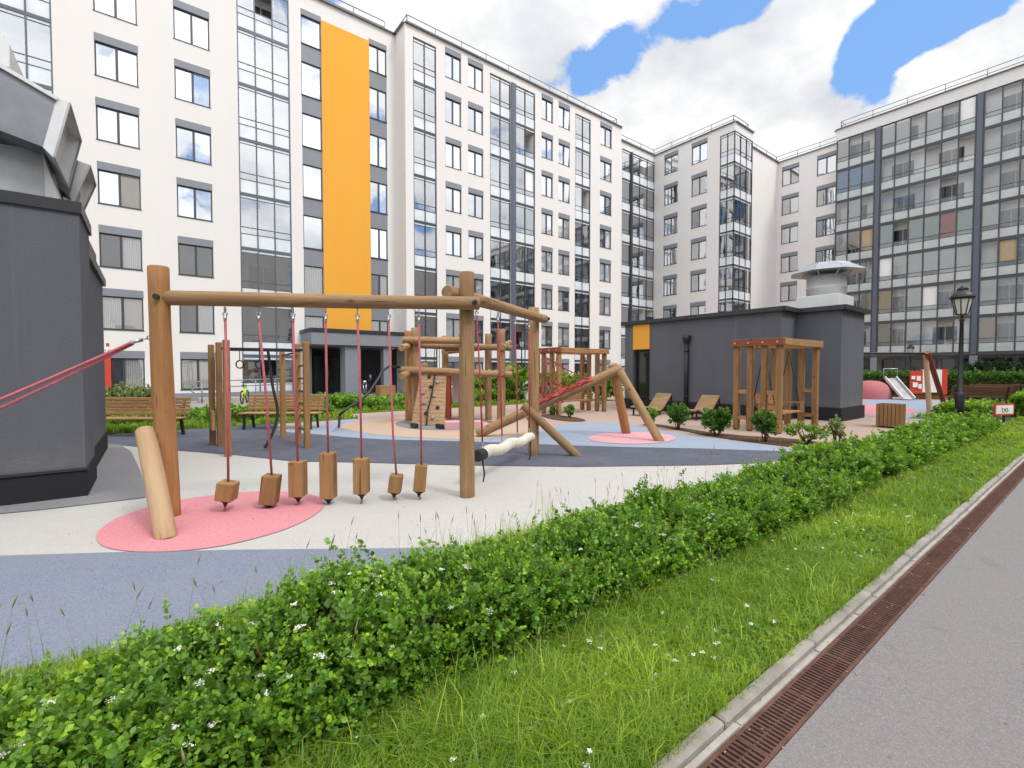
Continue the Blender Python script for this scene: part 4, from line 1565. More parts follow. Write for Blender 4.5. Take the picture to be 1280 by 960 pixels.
# ------------------------------------------------------------------ benches
def bench(px0, px1, ybase, dep_v, label, slat='plank_x', group='wooden benches at the back of the playground', length=None):
    pa = G(px0, ybase); pb = G(px1, ybase)
    c = (pa + pb) / 2
    d = Vector(((pb - pa).x, (pb - pa).y, 0)); L = d.length if length is None else length
    rz = math.atan2(d.y, d.x)
    e = empty('park_bench', (c.x, c.y, 0), label, 'bench', group, rz)
    I = Matrix.Identity(4)
    m_ = MB()
    for k in range(4):
        m_.box(-L / 2, L / 2, -.40 + k * .11, -.40 + k * .11 + .095, .42, .455, 0, .006)
    m_.build('seat', M[slat], e, I, True)
    m_ = MB()
    for k in range(5):
        z = .50 + k * .088
        y = .06 + k * .022
        m_.box(-L / 2, L / 2, y, y + .03, z, z + .075, 0, .006)
    m_.build('backrest', M[slat], e, I, True)
    for s_ in (-1, 1):
        x = s_ * (L / 2 - .16)
        m_ = MB()
        m_.obox((x, -.36, .42), (x, -.40, 0), .05, .06); m_.obox((x, .02, .42), (x, .10, 0), .05, .06)
        m_.obox((x, -.40, .40), (x, .10, .40), .05, .05); m_.obox((x, .06, .42), (x, .19, .92), .05, .035, up=Vector((0, 1, 0)))
        m_.build('leg', M['black'], e, I, True)
    return e


b1 = bench(108, 234, 544, 0, 'slatted wooden bench behind the thick left post, next to the dark hut')
b2 = bench(308, 403, 535, 0, 'slatted wooden bench behind the gym frame and the hanging black rope')

# ------------------------------------------------------------------ climbing tower
TW = empty('climbing_tower', (G(566, 527).x, G(566, 527).y, 0), 'log climbing tower with a slatted climbing wall on the peach rubber', 'climbing tower')
tp_px = [(520, 529, 410), (511, 526, 414), (557, 522.5, 420), (610.5, 525, 417.5), (626.5, 529, 412), (578, 526.5, 418)]
tb = []
for (a, b, c) in tp_px:
    p = G(a, b)
    dep = -(_RM.transposed() @ (p - Vector((0, 0, CAMH)))).z
    z = PD(a, c, dep).z
    tb.append((p, dep))
    log('post', (p.x, p.y, -.04), (p.x, p.y, z), .128 if a in (520, 626.5) else .112, TW, 'woodo' if a in (511, 578) else 'wood', n=16)


def tlog(x0, y0, x1, y1, d0, d1, r=.13):
    r *= .82
    log('cross_log', PD(x0, y0, d0), PD(x1, y1, d1), r, TW, 'wood', n=16)


D0 = tb[0][1]
tlog(503, 425, 577, 426, D0 - .35, D0 - .1); tlog(502, 435, 530, 424, D0 - .9, D0 + 1.9, .12); tlog(520, 432, 640, 435, D0 + 1.1, D0 + .4, .115); tlog(552, 440, 632, 432, D0 + 1.5, D0 + 1.9, .11)
tlog(501, 462, 640, 468, D0 - .35, D0 - .05, .125); tlog(502, 470, 532, 457, D0 - .9, D0 + 1.9, .12); tlog(628, 434, 637, 428, D0 - .3, D0 + 2.2, .115); tlog(627, 466, 638, 460, D0 - .3, D0 + 2.2, .115)
tlog(556, 436, 585, 434, D0 + 1.2, D0 + 1.1, .11)
# climbing wall panel
A = PD(527, 460, D0 - .25); B = PD(558.5, 460, D0 - .15); Cc = G(556, 532.5); Dd = G(514, 532)
Cc = Cc + Vector((0, 0, .02)); Dd = Dd + Vector((0, 0, .02))
nb_ = 15
M['stone'] = m_plain('foothold_grey', (.28, .26, .23), .7, 0, .2, 20, .2)
m_ = MB()
nrm_ = (B - A).cross(A - Dd).normalized()
for k in range(nb_):
    t0_, t1_ = k / nb_, (k + .93) / nb_
    q = [Dd.lerp(A, t0_), Cc.lerp(B, t0_), Cc.lerp(B, t1_), Dd.lerp(A, t1_)]
    vs = [p - nrm_ * .02 for p in q] + [p + nrm_ * .02 for p in q]
    m_.add(vs, [(0, 1, 2, 3), (7, 6, 5, 4), (0, 4, 5, 1), (1, 5, 6, 2), (2, 6, 7, 3), (3, 7, 4, 0)])
m_.build('climbing_wall', M['plankr_x'], TW)
rs = random.Random(4)
for (fx, fz, c) in ((.35, .84, 'black'), (.68, .74, 'stone'), (.45, .66, 'black'), (.2, .55, 'stone'), (.6, .50, 'stone'), (.3, .38, 'stone'), (.75, .30, 'black'), (.4, .2, 'black'), (.62, .12, 'stone')):
    p = Dd.lerp(A, fz).lerp(Cc.lerp(B, fz), fx)
    sgn = 1 if nrm_.dot(Vector((-.6, -.8, 0))) > 0 else -1
    m_ = MB(); m_.tube([p + nrm_ * sgn * .015, p + nrm_ * sgn * .05, p + nrm_ * sgn * .08], [.06, .055, .025], 8); m_.build('foothold', M[c], TW)
pts = [Dd.lerp(A, 1.03).lerp(Cc.lerp(B, 1.03), .55)] + [Dd.lerp(A, z).lerp(Cc.lerp(B, z), fx) + Vector((-.05, -.07, 0)) for z, fx in ((.8, .56), (.62, .54), (.42, .5), (.25, .45), (.1, .46), (-.02, .47))]
m_ = MB(); m_.tube(pts, .022, 7); m_.build('knot_rope', M['ropeblack'], TW)
for x, y in ((520, 536), (552, 537)):
    p = G(x, y); m_ = MB(); m_.box(p.x - .05, p.x + .05, p.y - .05, p.y + .25, -.02, .14); m_.build('foot', M['black'], TW)
# red edge panel and white board behind
pr = PD(562, 527, D0 + .5)
m_ = MB(); p0 = G(561.5, 524.5); m_.box(p0.x - .03, p0.x + .03, p0.y - .10, p0.y + .10, 0, 1.62); m_.build('side_panel', M['red'], TW)
p0 = G(566, 523); p1 = G(577, 522.5)
m_ = MB(); m_.obox(Vector((p0.x, p0.y, 1.0)), Vector((p1.x, p1.y, 1.0)), .05, .95); m_.build('board', M['whitepaint'], TW)
# platform deck and pink step
c_ = (tb[0][0] + tb[4][0] + tb[1][0] + tb[3][0]) / 4
m_ = MB(); m_.obox(tb[2][0].lerp(tb[1][0], .0) + Vector((0, 0, 1.45)), tb[3][0] + Vector((0, 0, 1.45)), 1.0, .05); m_.build('deck', M['plankr_x'], TW)
m_ = MB()
a_ = G(556, 536); b_ = G(603, 535)
m_.obox(Vector((a_.x, a_.y, .10)), Vector((b_.x, b_.y, .10)), .5, .2); tag(m_.build('landing_mat', M['r_palepink']), 'low pink foam block at the foot of the climbing tower', 'mat')
# hanging rope loops in the tower
for px in (543, 549):
    m_ = MB(); a_ = PD(px, 432, D0 + .5); m_.tube([a_, a_ - Vector((0, 0, .9))], .012, 6); m_.build('rope', M['ropeblack'], TW)
m_ = MB(); a_ = PD(611, 462, D0 + .2); b_ = PD(625, 458, D0 + .1); m_.tube(sagline(a_, b_, .1), .02, 6); m_.build('rope_loop', M['ropewhite'], TW)
# curved black bar running from tower to the ground
cp = [(503, 459, D0 - .3), (486, 458, D0 - .7), (478, 464, D0 - 1.0), (472, 475, D0 - 1.2), (462, 490, D0 - 1.5), (450, 501, D0 - 1.8), (433, 511, D0 - 2.1), (425, 518, D0 - 2.25), (423.5, 534, None)]
pts = [PD(a, b, c) if c else G(a, b) for a, b, c in cp]
m_ = MB(); m_.tube(pts, .035, 8)
tag(m_.build('curved_bar', M['black']), 'curved black climbing bar arching from the log tower to the ground', 'climbing bar')


# ------------------------------------------------------------------ swing pergolas
def pergola(x0, x1, y0, y1, H, label):
    e = empty('swing_pergola', ((x0 + x1) / 2, (y0 + y1) / 2, 0), label, 'pergola', 'timber swing pergolas')
    cx, cy_ = (x0 + x1) / 2, (y0 + y1) / 2
    T = Matrix.Identity(4)
    hx, hy = (x1 - x0) / 2, (y1 - y0) / 2
    hw = .07
    for sx in (-1, 1):
        ys = [-hy + hw, -hy + hw + .36, hy - hw - .36, hy - hw]
        for y in ys:
            m_ = MB(); m_.box(sx * (hx - hw) - hw, sx * (hx - hw) + hw, y - hw, y + hw, .02, H - .19, 0, .008); m_.build('post', M['plank_z'], e, T, True)
            m_ = MB(); m_.box(sx * (hx - hw) - .045, sx * (hx - hw) + .045, y - .045, y + .045, -.02, .02); m_.build('post_foot', M['black'], e, T, True)
            m_ = MB(); m_.tube([(sx * hx - .01 * sx, y, H - .10), (sx * (hx + .085), y, H - .10)], .028, 8); m_.build('bolt', M['steel'], e, T, True)
        for z in (.28, .98):
            for (a, b) in ((ys[0], ys[1]), (ys[2], ys[3])):
                m_ = MB(); m_.box(sx * (hx - hw) - .045, sx * (hx - hw) + .045, a + hw, b - hw, z, z + .10); m_.build('rung', M['plank_y'], e, T, True)
        m_ = MB(); m_.box(sx * hx - .07, sx * hx + .07, -hy - .06, hy + .06, H - .186, H, 0, .008); m_.build('top_beam', M['plankredshade_y'] if sx < 0 else M['plank_y'], e, T, True)  # left beam's shade is put into its darker red-brown
    for sy in (-1, 1):
        m_ = MB(); m_.box(-hx + .075, hx - .075, sy * hy - .06, sy * hy + .06, H - .18, H - .004, 0, .008); m_.build('top_beam', M['plank_x'], e, T, True)
    for k in range(5):
        x = -hx + .3 + k * (2 * hx - .6) / 4
        m_ = MB(); m_.box(x - .03, x + .03, -hy + .062, hy - .062, H - .15, H - .03); m_.build('roof_slat', M['plank_y'], e, T, True)
    return e


def swing(x, y, L, label):
    e = empty('swing_bench', (x, y, 0), label, 'swing bench', 'hanging swing benches')
    T = Matrix.Identity(4)
    m_ = MB()
    for k in range(5):
        m_.box(-L / 2, L / 2, -.42 + k * .10, -.42 + k * .10 + .088, .44, .475)
    m_.build('seat', M['plank_x'], e, T, True)
    m_ = MB()
    for k in range(5):
        m_.box(-L / 2, L / 2, .07 + k * .03, .10 + k * .03, .50 + k * .095, .585 + k * .095)
    m_.build('backrest', M['plank_x'], e, T, True)
    for s_ in (-1, 1):
        m_ = MB(); m_.box(s_ * L / 2 - .03, s_ * L / 2 + .03, -.44, .14, .68, .72); m_.box(s_ * L / 2 - .03, s_ * L / 2 + .03, -.42, -.36, .40, .68); m_.build('armrest', M['plank_y'], e, T, True)
        m_ = MB(); m_.tube([(s_ * (L / 2 - .02), -.38, .46), (s_ * (L / 2 + .0), -.05, 2.15)], .012, 6); m_.build('rope', M['ropeblack'], e, T, True)
        m_ = MB(); m_.tube([(s_ * (L / 2 - .02), .19, .90), (s_ * (L / 2 + .0), -.05, 2.15)], .012, 6); m_.build('rope', M['ropeblack'], e, T, True)
    return e


pergola(12.50, 14.95, 5.18, 6.40, 2.42, 'brown timber swing pergola standing in front of the dark pavilion')
swing(13.72, 5.85, 1.55, 'slatted swing bench hung in the pergola before the dark pavilion')
pergola(11.45, 14.0, 12.15, 13.45, 2.42, 'brown timber swing pergola farther back behind the red net, beside tall greenery')
swing(12.72, 12.85, 1.55, 'slatted swing bench hung in the farther pergola behind the red net')


# ------------------------------------------------------------------ loungers, bin
def lounger(c, rz, label):
    e = empty('sun_lounger', (c.x, c.y, 0), label, 'lounger', 'wooden loungers by the pavilion', rz)
    T = Matrix.Identity(4)
    prof = [(-.95, .30), (-.75, .33), (-.45, .24), (-.10, .16), (.15, .22), (.45, .46), (.78, .74)]
    sm = smooth_open(prof, 5)
    m_ = MB()
    for a, b in zip(sm[:-1], sm[1:]):
        a, b = Vector((a[0], 0, a[1])), Vector((b[0], 0, b[1]))
        q = a.lerp(b, .94)
        up = Vector((-(b - a).z, 0, (b - a).x)).normalized()
        m_.obox(a, q, .62, .03, up=up)
    m_.build('slat_surface', M['plankr_y'], e, T, True)
    for s_ in (-.28, .28):
        m_ = MB()
        for a, b in zip(sm[:-1], sm[1:]):
            m_.obox((a[0], s_, a[1] - .05), (b[0], s_, b[1] - .05), .035, .06)
        m_.build('side_rail', M['black'], e, T, True)
        for (xa, za_, xb) in ((-.80, .28, -.80), (.05, .16, .0), (.76, .68, .90)):
            m_ = MB(); m_.obox((xa, s_, za_), (xb, s_, 0), .04, .05, up=Vector((1, 0, 0))); m_.build('leg', M['black'], e, T, True)
    return e


M['plankr_y'] = m_wood('plank_weathered_y', (.40, .27, .15), (.22, .13, .06), axis=1, knots=False)
c1_ = PU(812, 505, 15.0); c2_ = PU(870, 508, 14.6)
lounger(G(816, 518), R(4), 'slatted wooden lounger before the pavilion door, farther from the swing pergola')
lounger(G(875, 522.5), R(4), 'slatted wooden lounger near the black drainpipe, closer to the swing pergola')
c = G(1113, 534)
e = empty('litter_bin', (c.x, c.y, 0), 'square brown slatted litter bin behind the hedge near the dark pavilion', 'bin')
m_ = MB()
for k in range(6):
    for s_ in (-1, 1):
        x = -.25 + k * .088
        m_.box(c.x + x, c.x + x + .075, c.y + s_ * .26 - .012, c.y + s_ * .26 + .012, .04, .66)
        m_.box(c.x + s_ * .27 - .012, c.x + s_ * .27 + .012, c.y + x, c.y + x + .075, .04, .66)
m_.build('slats', M['plank_z'], e)
m_ = MB(); m_.box(c.x - .245, c.x + .245, c.y - .24, c.y + .24, .02, .60); m_.build('liner', M['black'], e)
# ------------------------------------------------------------------ dark pavilion (right)
U1, U2 = 15.9, 17.05
pv0 = PU(781, 463, U1).y                       # far left corner
pvs = PU(976, 463, U1).y                       # step
pve = PU(1051, 463, U2).y                      # near right corner
HP = 3.5
pvd = 4.3
PVL = empty('pavilion', (18, 9, 0), 'low dark grey rendered pavilion with an orange panel over its narrow glass door', 'pavilion')
ydoor0, ydoor1 = PU(812, 463, U1).y, PU(791.5, 463, U1).y
fmP = fmat(U1, pv0, '-u')
mb = MB()
wall_with_openings(mb, 0, pv0 - pvs, .42, HP, [(pv0 - ydoor1, pv0 - ydoor0, .42, 2.45)], .35)
W = pv0 - pvs; W2 = pv0 - pve; dx_ = U2 - U1
mb.add([(W, 0, .42), (W, dx_, .42), (W, dx_, HP), (W, 0, HP)], [(0, 1, 2, 3)])
mb.add([(W, dx_, .42), (W2, dx_, .42), (W2, dx_, HP), (W, dx_, HP)], [(0, 1, 2, 3)])
mb.add([(W2, dx_, .42), (W2, dx_ + 2.1, .42), (W2, dx_ + 2.1, HP), (W2, dx_, HP)], [(0, 1, 2, 3)])
mb.add([(0, 0, .42), (0, 5.5, .42), (0, 5.5, HP), (0, 0, HP)], [(3, 2, 1, 0)])
mb.add([(0, 5.5, .42), (W2, dx_ + 2.1, .42), (W2, dx_ + 2.1, HP), (0, 5.5, HP)], [(3, 2, 1, 0)])
mb.add([(0, 0, HP - .05), (W, 0, HP - .05), (W, dx_, HP - .05), (W2, dx_, HP - .05), (W2, dx_ + 2.1, HP - .05), (0, 5.5, HP - .05)], [(0, 1, 2, 3, 4, 5)])
mb.build('wall', M['dark'], PVL, fmP)
out = [(0, 0), (W, 0), (W, dx_), (W2, dx_), (W2, dx_ + 2.1)]
mb = MB()
offs = [(-.05, -.05), (W + .05, -.05), (W + .05, dx_ - .05), (W2 + .05, dx_ - .05), (W2 + .05, dx_ + 2.15), (-.05, 5.55)]
mb.prism([(x, y) for x, y in offs], .0, .42)
mb.build('plinth', M['plinth'], PVL, fmP)
mb = MB()
path_ = [(0, 5.5), (0, 0), (W, 0), (W, dx_), (W2, dx_), (W2, dx_ + 2.1)]
for k_, (a, b) in enumerate(zip(path_[:-1], path_[1:])):
    z = HP + .06 + k_ * .0015
    av, bv = Vector((a[0], a[1], z)), Vector((b[0], b[1], z))
    dd = (bv - av).normalized() * .10
    mb.obox(av - dd, bv + dd, .30, .14)
mb.build('roof_edge', M['cap'], PVL, fmP)
mb = MB(); mb.box(pv0 - ydoor1 + .0, pv0 - ydoor0, -.03, -.003, 2.46, HP - .03); mb.build('orange_panel', M['orange'], PVL, fmP)
dm = MB()
a, b = pv0 - ydoor1, pv0 - ydoor0
dm.box(a + .01, a + .09, .16, .24, .43, 2.44); dm.box(b - .09, b - .01, .16, .24, .43, 2.44); dm.box(a + .09, b - .09, .16, .24, 2.35, 2.44); dm.box(a + .09, b - .09, .16, .24, .43, .52)
do = dm.build('door', M['black'], PVL, fmP)
dm = MB(); dm.add([(a + .09, .2, .52), (b - .09, .2, .52), (b - .09, .2, 2.35), (a + .09, .2, 2.35)], [(0, 1, 2, 3)], 0, False, [[(0.02, 0), (.98, 0), (.98, 1), (.02, 1)]])
dm.build('pane', M['doorglass'], do, Matrix.Identity(4), True)
ypipe = PU(860, 463, U1).y
mb = MB(); x = pv0 - ypipe
mb.tube([(x, -.11, .02), (x, -.11, 2.62)], .075, 12)
mb.lathe((x, -.11, 2.60), [(.075, 0), (.15, .16), (.15, .30), (.0, .30)], 12)
for z in (.6, 1.5, 2.3):
    mb.tube([(x, -.11, z), (x, -.11, z + .05)], .088, 12)
mb.build('drainpipe', M['black'], PVL, fmP)
# small cctv bracket / fan on the roof
mb = MB(); q = PU(812, 405, U1 + 1.5); mb.tube([(q.x, q.y, HP), (q.x, q.y, HP + .35)], .03, 6); mb.box(q.x - .15, q.x + .15, q.y - .1, q.y + .1, HP + .3, HP + .45); mb.build('roof_fan', M['black'], PVL)
mb = MB(); q2 = PU(845, 407, U1 + 1.0); mb.tube([q, q2 + Vector((0, 0, -.05))], .04, 6)
# roof ventilator
rvu = U2 + .55
va, vb = PU(995, 380, rvu).y, PU(1049, 380, rvu).y
RV = empty('roof_ventilator', (rvu + .8, (va + vb) / 2, HP), 'round metal roof ventilator with a faceted cap on the dark pavilion', 'ventilator')
mb = MB(); mb.box(rvu, rvu + 1.35, vb, va, HP - .04, HP + .60, 0, .01); mb.build('base_box', M['galvw'], RV)
cc = Vector((rvu + .85, (va + vb) / 2, 0))
cc = PD(1032, 400, 16.6); cc.z = 0
mb = MB(); mb.lathe((cc.x, cc.y, HP + .60), [(.60, 0), (.60, .36), (.62, .37), (.62, .43), (.60, .44), (.60, .80), (.56, .82), (.0, .82)], 28); mb.build('drum', M['galvw'], RV)
mb = MB()
for k in range(8):
    an = 2 * math.pi * k / 8
    p = cc + Vector((.55 * math.cos(an), .55 * math.sin(an), HP + 1.35)); q = cc + Vector((.95 * math.cos(an), .95 * math.sin(an), HP + 1.68))
    mb.obox(p, q, .03, .05)
mb.build('cap_stay', M['steel'], RV)
mb = MB(); mb.lathe((cc.x, cc.y, HP + 1.52), [(1.16, 0), (1.14, .015), (.72, .27), (.70, .30), (0, .33)], 8, 0, False); mb.build('cap', M['galv'], RV)

# ------------------------------------------------------------------ dark utility hut (left)
HU = empty('utility_hut', (-3, 9, 0), 'dark grey rendered utility hut at the left edge with a black plinth', 'hut')
c0_ = G(108, 620)
hx, hy0 = c0_.x, c0_.y
HH = 3.62
hy1 = G(132, 557).y
mb = MB()
HS, hx2, hy1 = 1.18, hx - .075, 12.7
mb.box(-11, hx, hy0, hy0 + HS, .35, HH - .06); mb.box(-11, hx2, hy0 + HS + .002, hy1, .35, HH - .30)
mb.build('wall', M['dark'], HU)
mb = MB(); mb.box(-11.05, hx + .02, hy0 - .025, hy0 + HS + .02, 0, .35); mb.box(-11.05, hx2 + .02, hy0 + HS + .023, hy1 + .02, 0, .352); mb.build('plinth', M['plinth'], HU)
mb = MB(); mb.box(-11.1, hx + .028, hy0 - .03, hy0 + HS + .03, HH - .06, HH + .08); mb.box(-11.1, hx2 + .05, hy0 + HS + .033, hy1 + .06, HH - .30, HH - .16); mb.build('roof_edge', M['cap'], HU)
mb = MB(); mb.box(-11.1, hx + .03, hy0 - .045, hy0 - .026, .34, .372); mb.build('flashing', M['cap'], HU)
mb = MB(); mb.box(-11, hx - .02, hy0 + .02, hy0 + 2.6, HH - .32, HH - .07); mb.build('roof_deck', M['cap'], HU)


# ventilation cowls on the hut roof
def cowl(root_name, quad_near, quad_far, mouth_near, mouth_far, label):
    pass


AH = empty('air_handler', (hx - .6, hy0 + 1.6, HH), 'grey sheet metal air handling unit with flared hoods on the left hut roof', 'air handler')
DV = hy0 + .75


def ex(px, py, v):
    return PV(px, py, v)


def slab_between(name, pxs, v0, v1, mat_, lip=False):
    """sheet metal duct: its side outline stands in the plane v=v0 and it runs back to v=v1"""
    a = [ex(x, y, v0) for x, y in pxs]
    n = len(a)
    b = [Vector((p.x, v1, p.z)) for p in a]
    mb = MB()
    mb.add(a + b, [tuple(range(n))[::-1], tuple(range(n, 2 * n))] + [(i, (i + 1) % n, n + (i + 1) % n, n + i) for i in range(n)])
    return mb.build(name, M[mat_], AH)


# plenum box at the base
slab_between('plenum', [(-120, 160), (52, 188), (58, 262), (-120, 250)], DV + .02, DV + 1.5, 'galv')
mb = MB()
a = [ex(52.5, 187, DV - .01), ex(72, 252, DV - .01), ex(58, 262, DV - .01)]
b = [Vector((p.x, DV + 1.45, p.z)) for p in a]
mb.add(a + b, [(2, 1, 0), (3, 4, 5), (0, 1, 4, 3), (1, 2, 5, 4), (2, 0, 3, 5)])
mb.build('gusset', M['galvw'], AH)
slab_between('duct', [(-140, 40), (2, 82), (71, 122), (55, 184), (0, 163), (-140, 120)], DV - .35, DV + .75, 'galvd')
slab_between('duct', [(72, 188), (98, 201), (88, 247), (66, 228)], DV + .95, DV + 1.75, 'galvd')
slab_between('flashing', [(-140, 36), (1, 79), (72, 121), (71, 125), (0, 84), (-140, 42)], DV - .39, DV + .79, 'galvw')
slab_between('header_box', [(-160, -60), (-8, 30), (12, 55), (12, 84), (-8, 78), (-160, 30)], DV + .2, DV + 1.1, 'galvw')


def flare(px_in, px_out, v0, v1, grow):
    """flared mouth: open hood widening from the duct end (four thin sheets)"""
    i0 = [ex(x, y, v0) for x, y in px_in]; i1 = [Vector((p.x, v1, p.z)) for p in i0]
    o0 = [ex(x, y, v0) + Vector((0, -grow, 0)) for x, y in px_out]; o1 = [Vector((p.x, v1 + grow, p.z)) for p in o0]
    q = [i0[0], i1[0], i1[1], i0[1]]; r_ = [o0[0], o1[0], o1[1], o0[1]]
    mb = MB()
    mb.add(q + r_, [(0, 1, 5, 4), (1, 2, 6, 5), (2, 3, 7, 6), (3, 0, 4, 7)])
    o = mb.build('hood', M['galvw'], AH)
    sol = o.modifiers.new('sheet', 'SOLIDIFY'); sol.thickness = .012
    mb = MB()
    for j in range(4):
        mb.obox(r_[j], r_[(j + 1) % 4], .022, .022)
    mb.build('hood_rim', M['galv'], AH)
    mb = MB(); mb.add([p * 1 for p in q], [(0, 1, 2, 3)]); mb.build('grille', M['galvw'], AH)


flare([(71, 124), (55, 184)], [(88, 132), (69, 199)], DV - .35, DV + .75, .07)
flare([(98, 202), (88, 246)], [(113, 209), (92, 254)], DV + .95, DV + 1.75, .07)


# ------------------------------------------------------------------ street lamps
def lamp(base, H, label, thick=True):
    e = empty('street_lamp', base, label, 'street lamp', 'black lantern street lamps')
    T = Matrix.Identity(4)
    m_ = MB()
    m_.lathe((0, 0, 0), [(.10, -.05), (.10, .95), (.085, 1.0), (.06, 1.03), (.05, 2.2), (.042, H - .95), (.07, H - .93), (.03, H - .88), (.03, H - .80)], 12)
    m_.build('pole', M['black'], e, T, True)
    m_ = MB(); m_.lathe((0, 0, H - .80), [(.10, 0), (.12, .03), (.205, .43), (.0, .431)], 8, 0, False); m_.build('lantern_glass', M['lamp_glass'], e, T, True)
    m_ = MB()
    for k in range(8):
        an = 2 * math.pi * k / 8
        m_.tube([(.115 * math.cos(an), .115 * math.sin(an), H - .79), (.215 * math.cos(an), .215 * math.sin(an), H - .36)], .014, 6)
    m_.ring((0, 0, H - .78), (0, 0, 1), .115, .016, 16, 6); m_.ring((0, 0, H - .36), (0, 0, 1), .22, .018, 20, 6)
    m_.build('lantern_frame', M['black'], e, T, True)
    m_ = MB(); m_.lathe((0, 0, H - .35), [(.255, 0), (.26, .03), (.19, .14), (.13, .17), (.11, .22), (.13, .24), (.03, .32), (.0, .36)], 16); m_.build('lantern_roof', M['black'], e, T, True)
    return e


lamp(PD(1199, 520, 12.5).xy.to_3d(), 3.86, 'black lantern street lamp rising from the hedge before the glazed balconies')
lamp(G(652, 491), 4.05, 'slim black lantern lamp post standing behind the farther pergola and third log post')
lamp(PD(1137, 484, 37).xy.to_3d(), 3.7, 'small distant black lantern lamp behind the red slide mound')

# ------------------------------------------------------------------ far play area on the right
s0 = G(1093, 500); s1_ = G(1142, 500.5)
sd_ = (s1_ - s0); sdn = Vector((sd_.x, sd_.y, 0)).normalized()
SL = empty('slide_mound', ((s0.x + s1_.x) / 2, (s0.y + s1_.y) / 2, 0), 'pink play mound with a tunnel hole and a steel slide near the far hedge', 'slide')
m_ = MB()
Lm = sd_.length
nrm2 = Vector((-sdn.y, sdn.x, 0))
cen = (s0 + s1_) / 2 + nrm2 * 1.7 - sdn * .25
nn, kk = 28, 10
vs, fs = [], []
for i in range(kk + 1):
    f = i / kk
    for j in range(nn):
        an = 2 * math.pi * j / nn
        rr = math.cos(f * math.pi / 2) ** .75
        vs.append(cen + sdn * (Lm * .50 * rr * math.cos(an)) + nrm2 * (1.15 * rr * math.sin(an)) + Vector((0, 0, 1.02 * math.sin(f * math.pi / 2) ** .9)))
for i in range(kk):
    for j in range(nn):
        fs.append((i * nn + j, i * nn + (j + 1) % nn, (i + 1) * nn + (j + 1) % nn, (i + 1) * nn + j))
m_.add(vs, fs, 0, True)
m_.build('mound', M['r_pinkdeep'] if 'r_pinkdeep' in M else M['r_pink'], SL)
top_ = PD(1113, 473, 26.6); bot_ = G(1136, 500.5)
sv = (bot_ - top_).normalized()
sside = sv.cross(Vector((0, 0, 1))).normalized()
m_ = MB(); m_.obox(top_, bot_ + Vector((0, 0, .05)), .50, .03); m_.build('chute', M['steel'], SL)
for s_ in (-.28, .28):
    m_ = MB(); m_.obox(top_ + sside * s_ + Vector((0, 0, .06)), bot_ + sside * s_ + Vector((0, 0, .10)), .05, .16); m_.build('chute_side', M['galvw'], SL)
m_ = MB()
hr = [top_ + sside * -.34, top_ + sside * -.34 + Vector((0, 0, .55)), top_ + sside * .34 + Vector((0, 0, .55)), top_ + sside * .34]
m_.tube(hr, .03, 6); m_.build('grab_rail', M['steel'], SL)

# red and white play panel
PPd = 25.5
e = empty('play_panel', PD(1161, 490, PPd).xy.to_3d(), 'red and white play house panel behind the A frame swing', 'play panel')
pdir = Vector((.792, -.61, 0))


def panel(name, x0, x1, y0, y1, mat_, off=0.0, th=.06):
    a = PD(x0, y0, PPd - off); b = PD(x1, y0, PPd - off); lo = PD(x0, y1, PPd - off)
    m_ = MB(); zc = (a.z + lo.z) / 2
    m_.obox(Vector((a.x, a.y, zc)), Vector((b.x, b.y, zc)), th, a.z - lo.z)
    return m_.build(name, M[mat_], e)


panel('red_panel', 1138, 1153, 463.5, 492, 'red')
panel('white_panel', 1153.2, 1177, 462, 490.5, 'whitepaint')
panel('red_post', 1177.2, 1184, 461.5, 493, 'red')
for (x0, x1, y0, y1) in ((1139.5, 1144, 470, 474), (1146, 1151, 470, 476), (1141, 1147, 478, 484), (1148, 1152, 480, 486)):
    panel('cutout', x0, x1, y0, y1, 'whitepaint', .05, .02)
# A-frame swing
aq = G(1162, 516); bq = G(1183, 512.5); ap_ = PD(1158.5, 442, 17.6)
e = empty('swing_set', (aq.x, aq.y, 0), 'two legged A frame swing with a long horizontal bar, beyond the litter bin', 'swing frame')
log('leg', (aq.x, aq.y, -.03), PD(1157, 441, 17.7), .085, e, 'woodp', n=12)
log('leg', (bq.x, bq.y, -.03), PD(1159, 440, 17.5), .09, e, 'woodr', n=12)
bar_b = ap_ + Vector((-2.7, 2.1, 0.02))
m_ = MB(); m_.tube([ap_ + Vector((.1, -.08, 0)), bar_b], .045, 8); m_.build('top_bar', M['black'], e)
log('leg', (bar_b.x + .5, bar_b.y + .5, -.03), bar_b, .085, e, 'woodp', n=12)
log('leg', (bar_b.x - .6, bar_b.y - .5, -.03), bar_b, .09, e, 'woodr', n=12)
# low timber edge behind the far play area
a_, b_ = G(1143, 498.5), G(1200, 500)
m_ = MB(); m_.obox(a_ + Vector((0, 0, .10)), b_ + Vector((0, 0, .10)), .12, .22); tag(m_.build('timber_edge', M['plank_x']), 'low brown timber edging behind the far play area', 'edging')


# dark benches by the far hedge (seen obliquely)
def bench_at(p, rz, L, label):
    e2 = copy_tree(b2)
    e2.matrix_basis = Matrix.Translation(p) @ Matrix.Rotation(rz, 4, 'Z')
    e2['label'] = label
    e2['group'] = 'dark benches by the far path'
    for ch in [o for o in bpy.data.objects if o.parent == e2]:
        if ch.name.startswith(('seat', 'backrest')):
            me = ch.data.copy(); me.materials.clear(); me.materials.append(M['plankd_x']); ch.data = me
            for poly_ in me.polygons:
                poly_.material_index = 0
    return e2


bench_at(G(1224, 509), R(125), 1.8, 'dark brown bench in front of the far right hedge, nearer the street lamp')
bench_at(G(1243, 504), R(125), 1.8, 'dark brown bench in front of the far right hedge, farther from the street lamp')
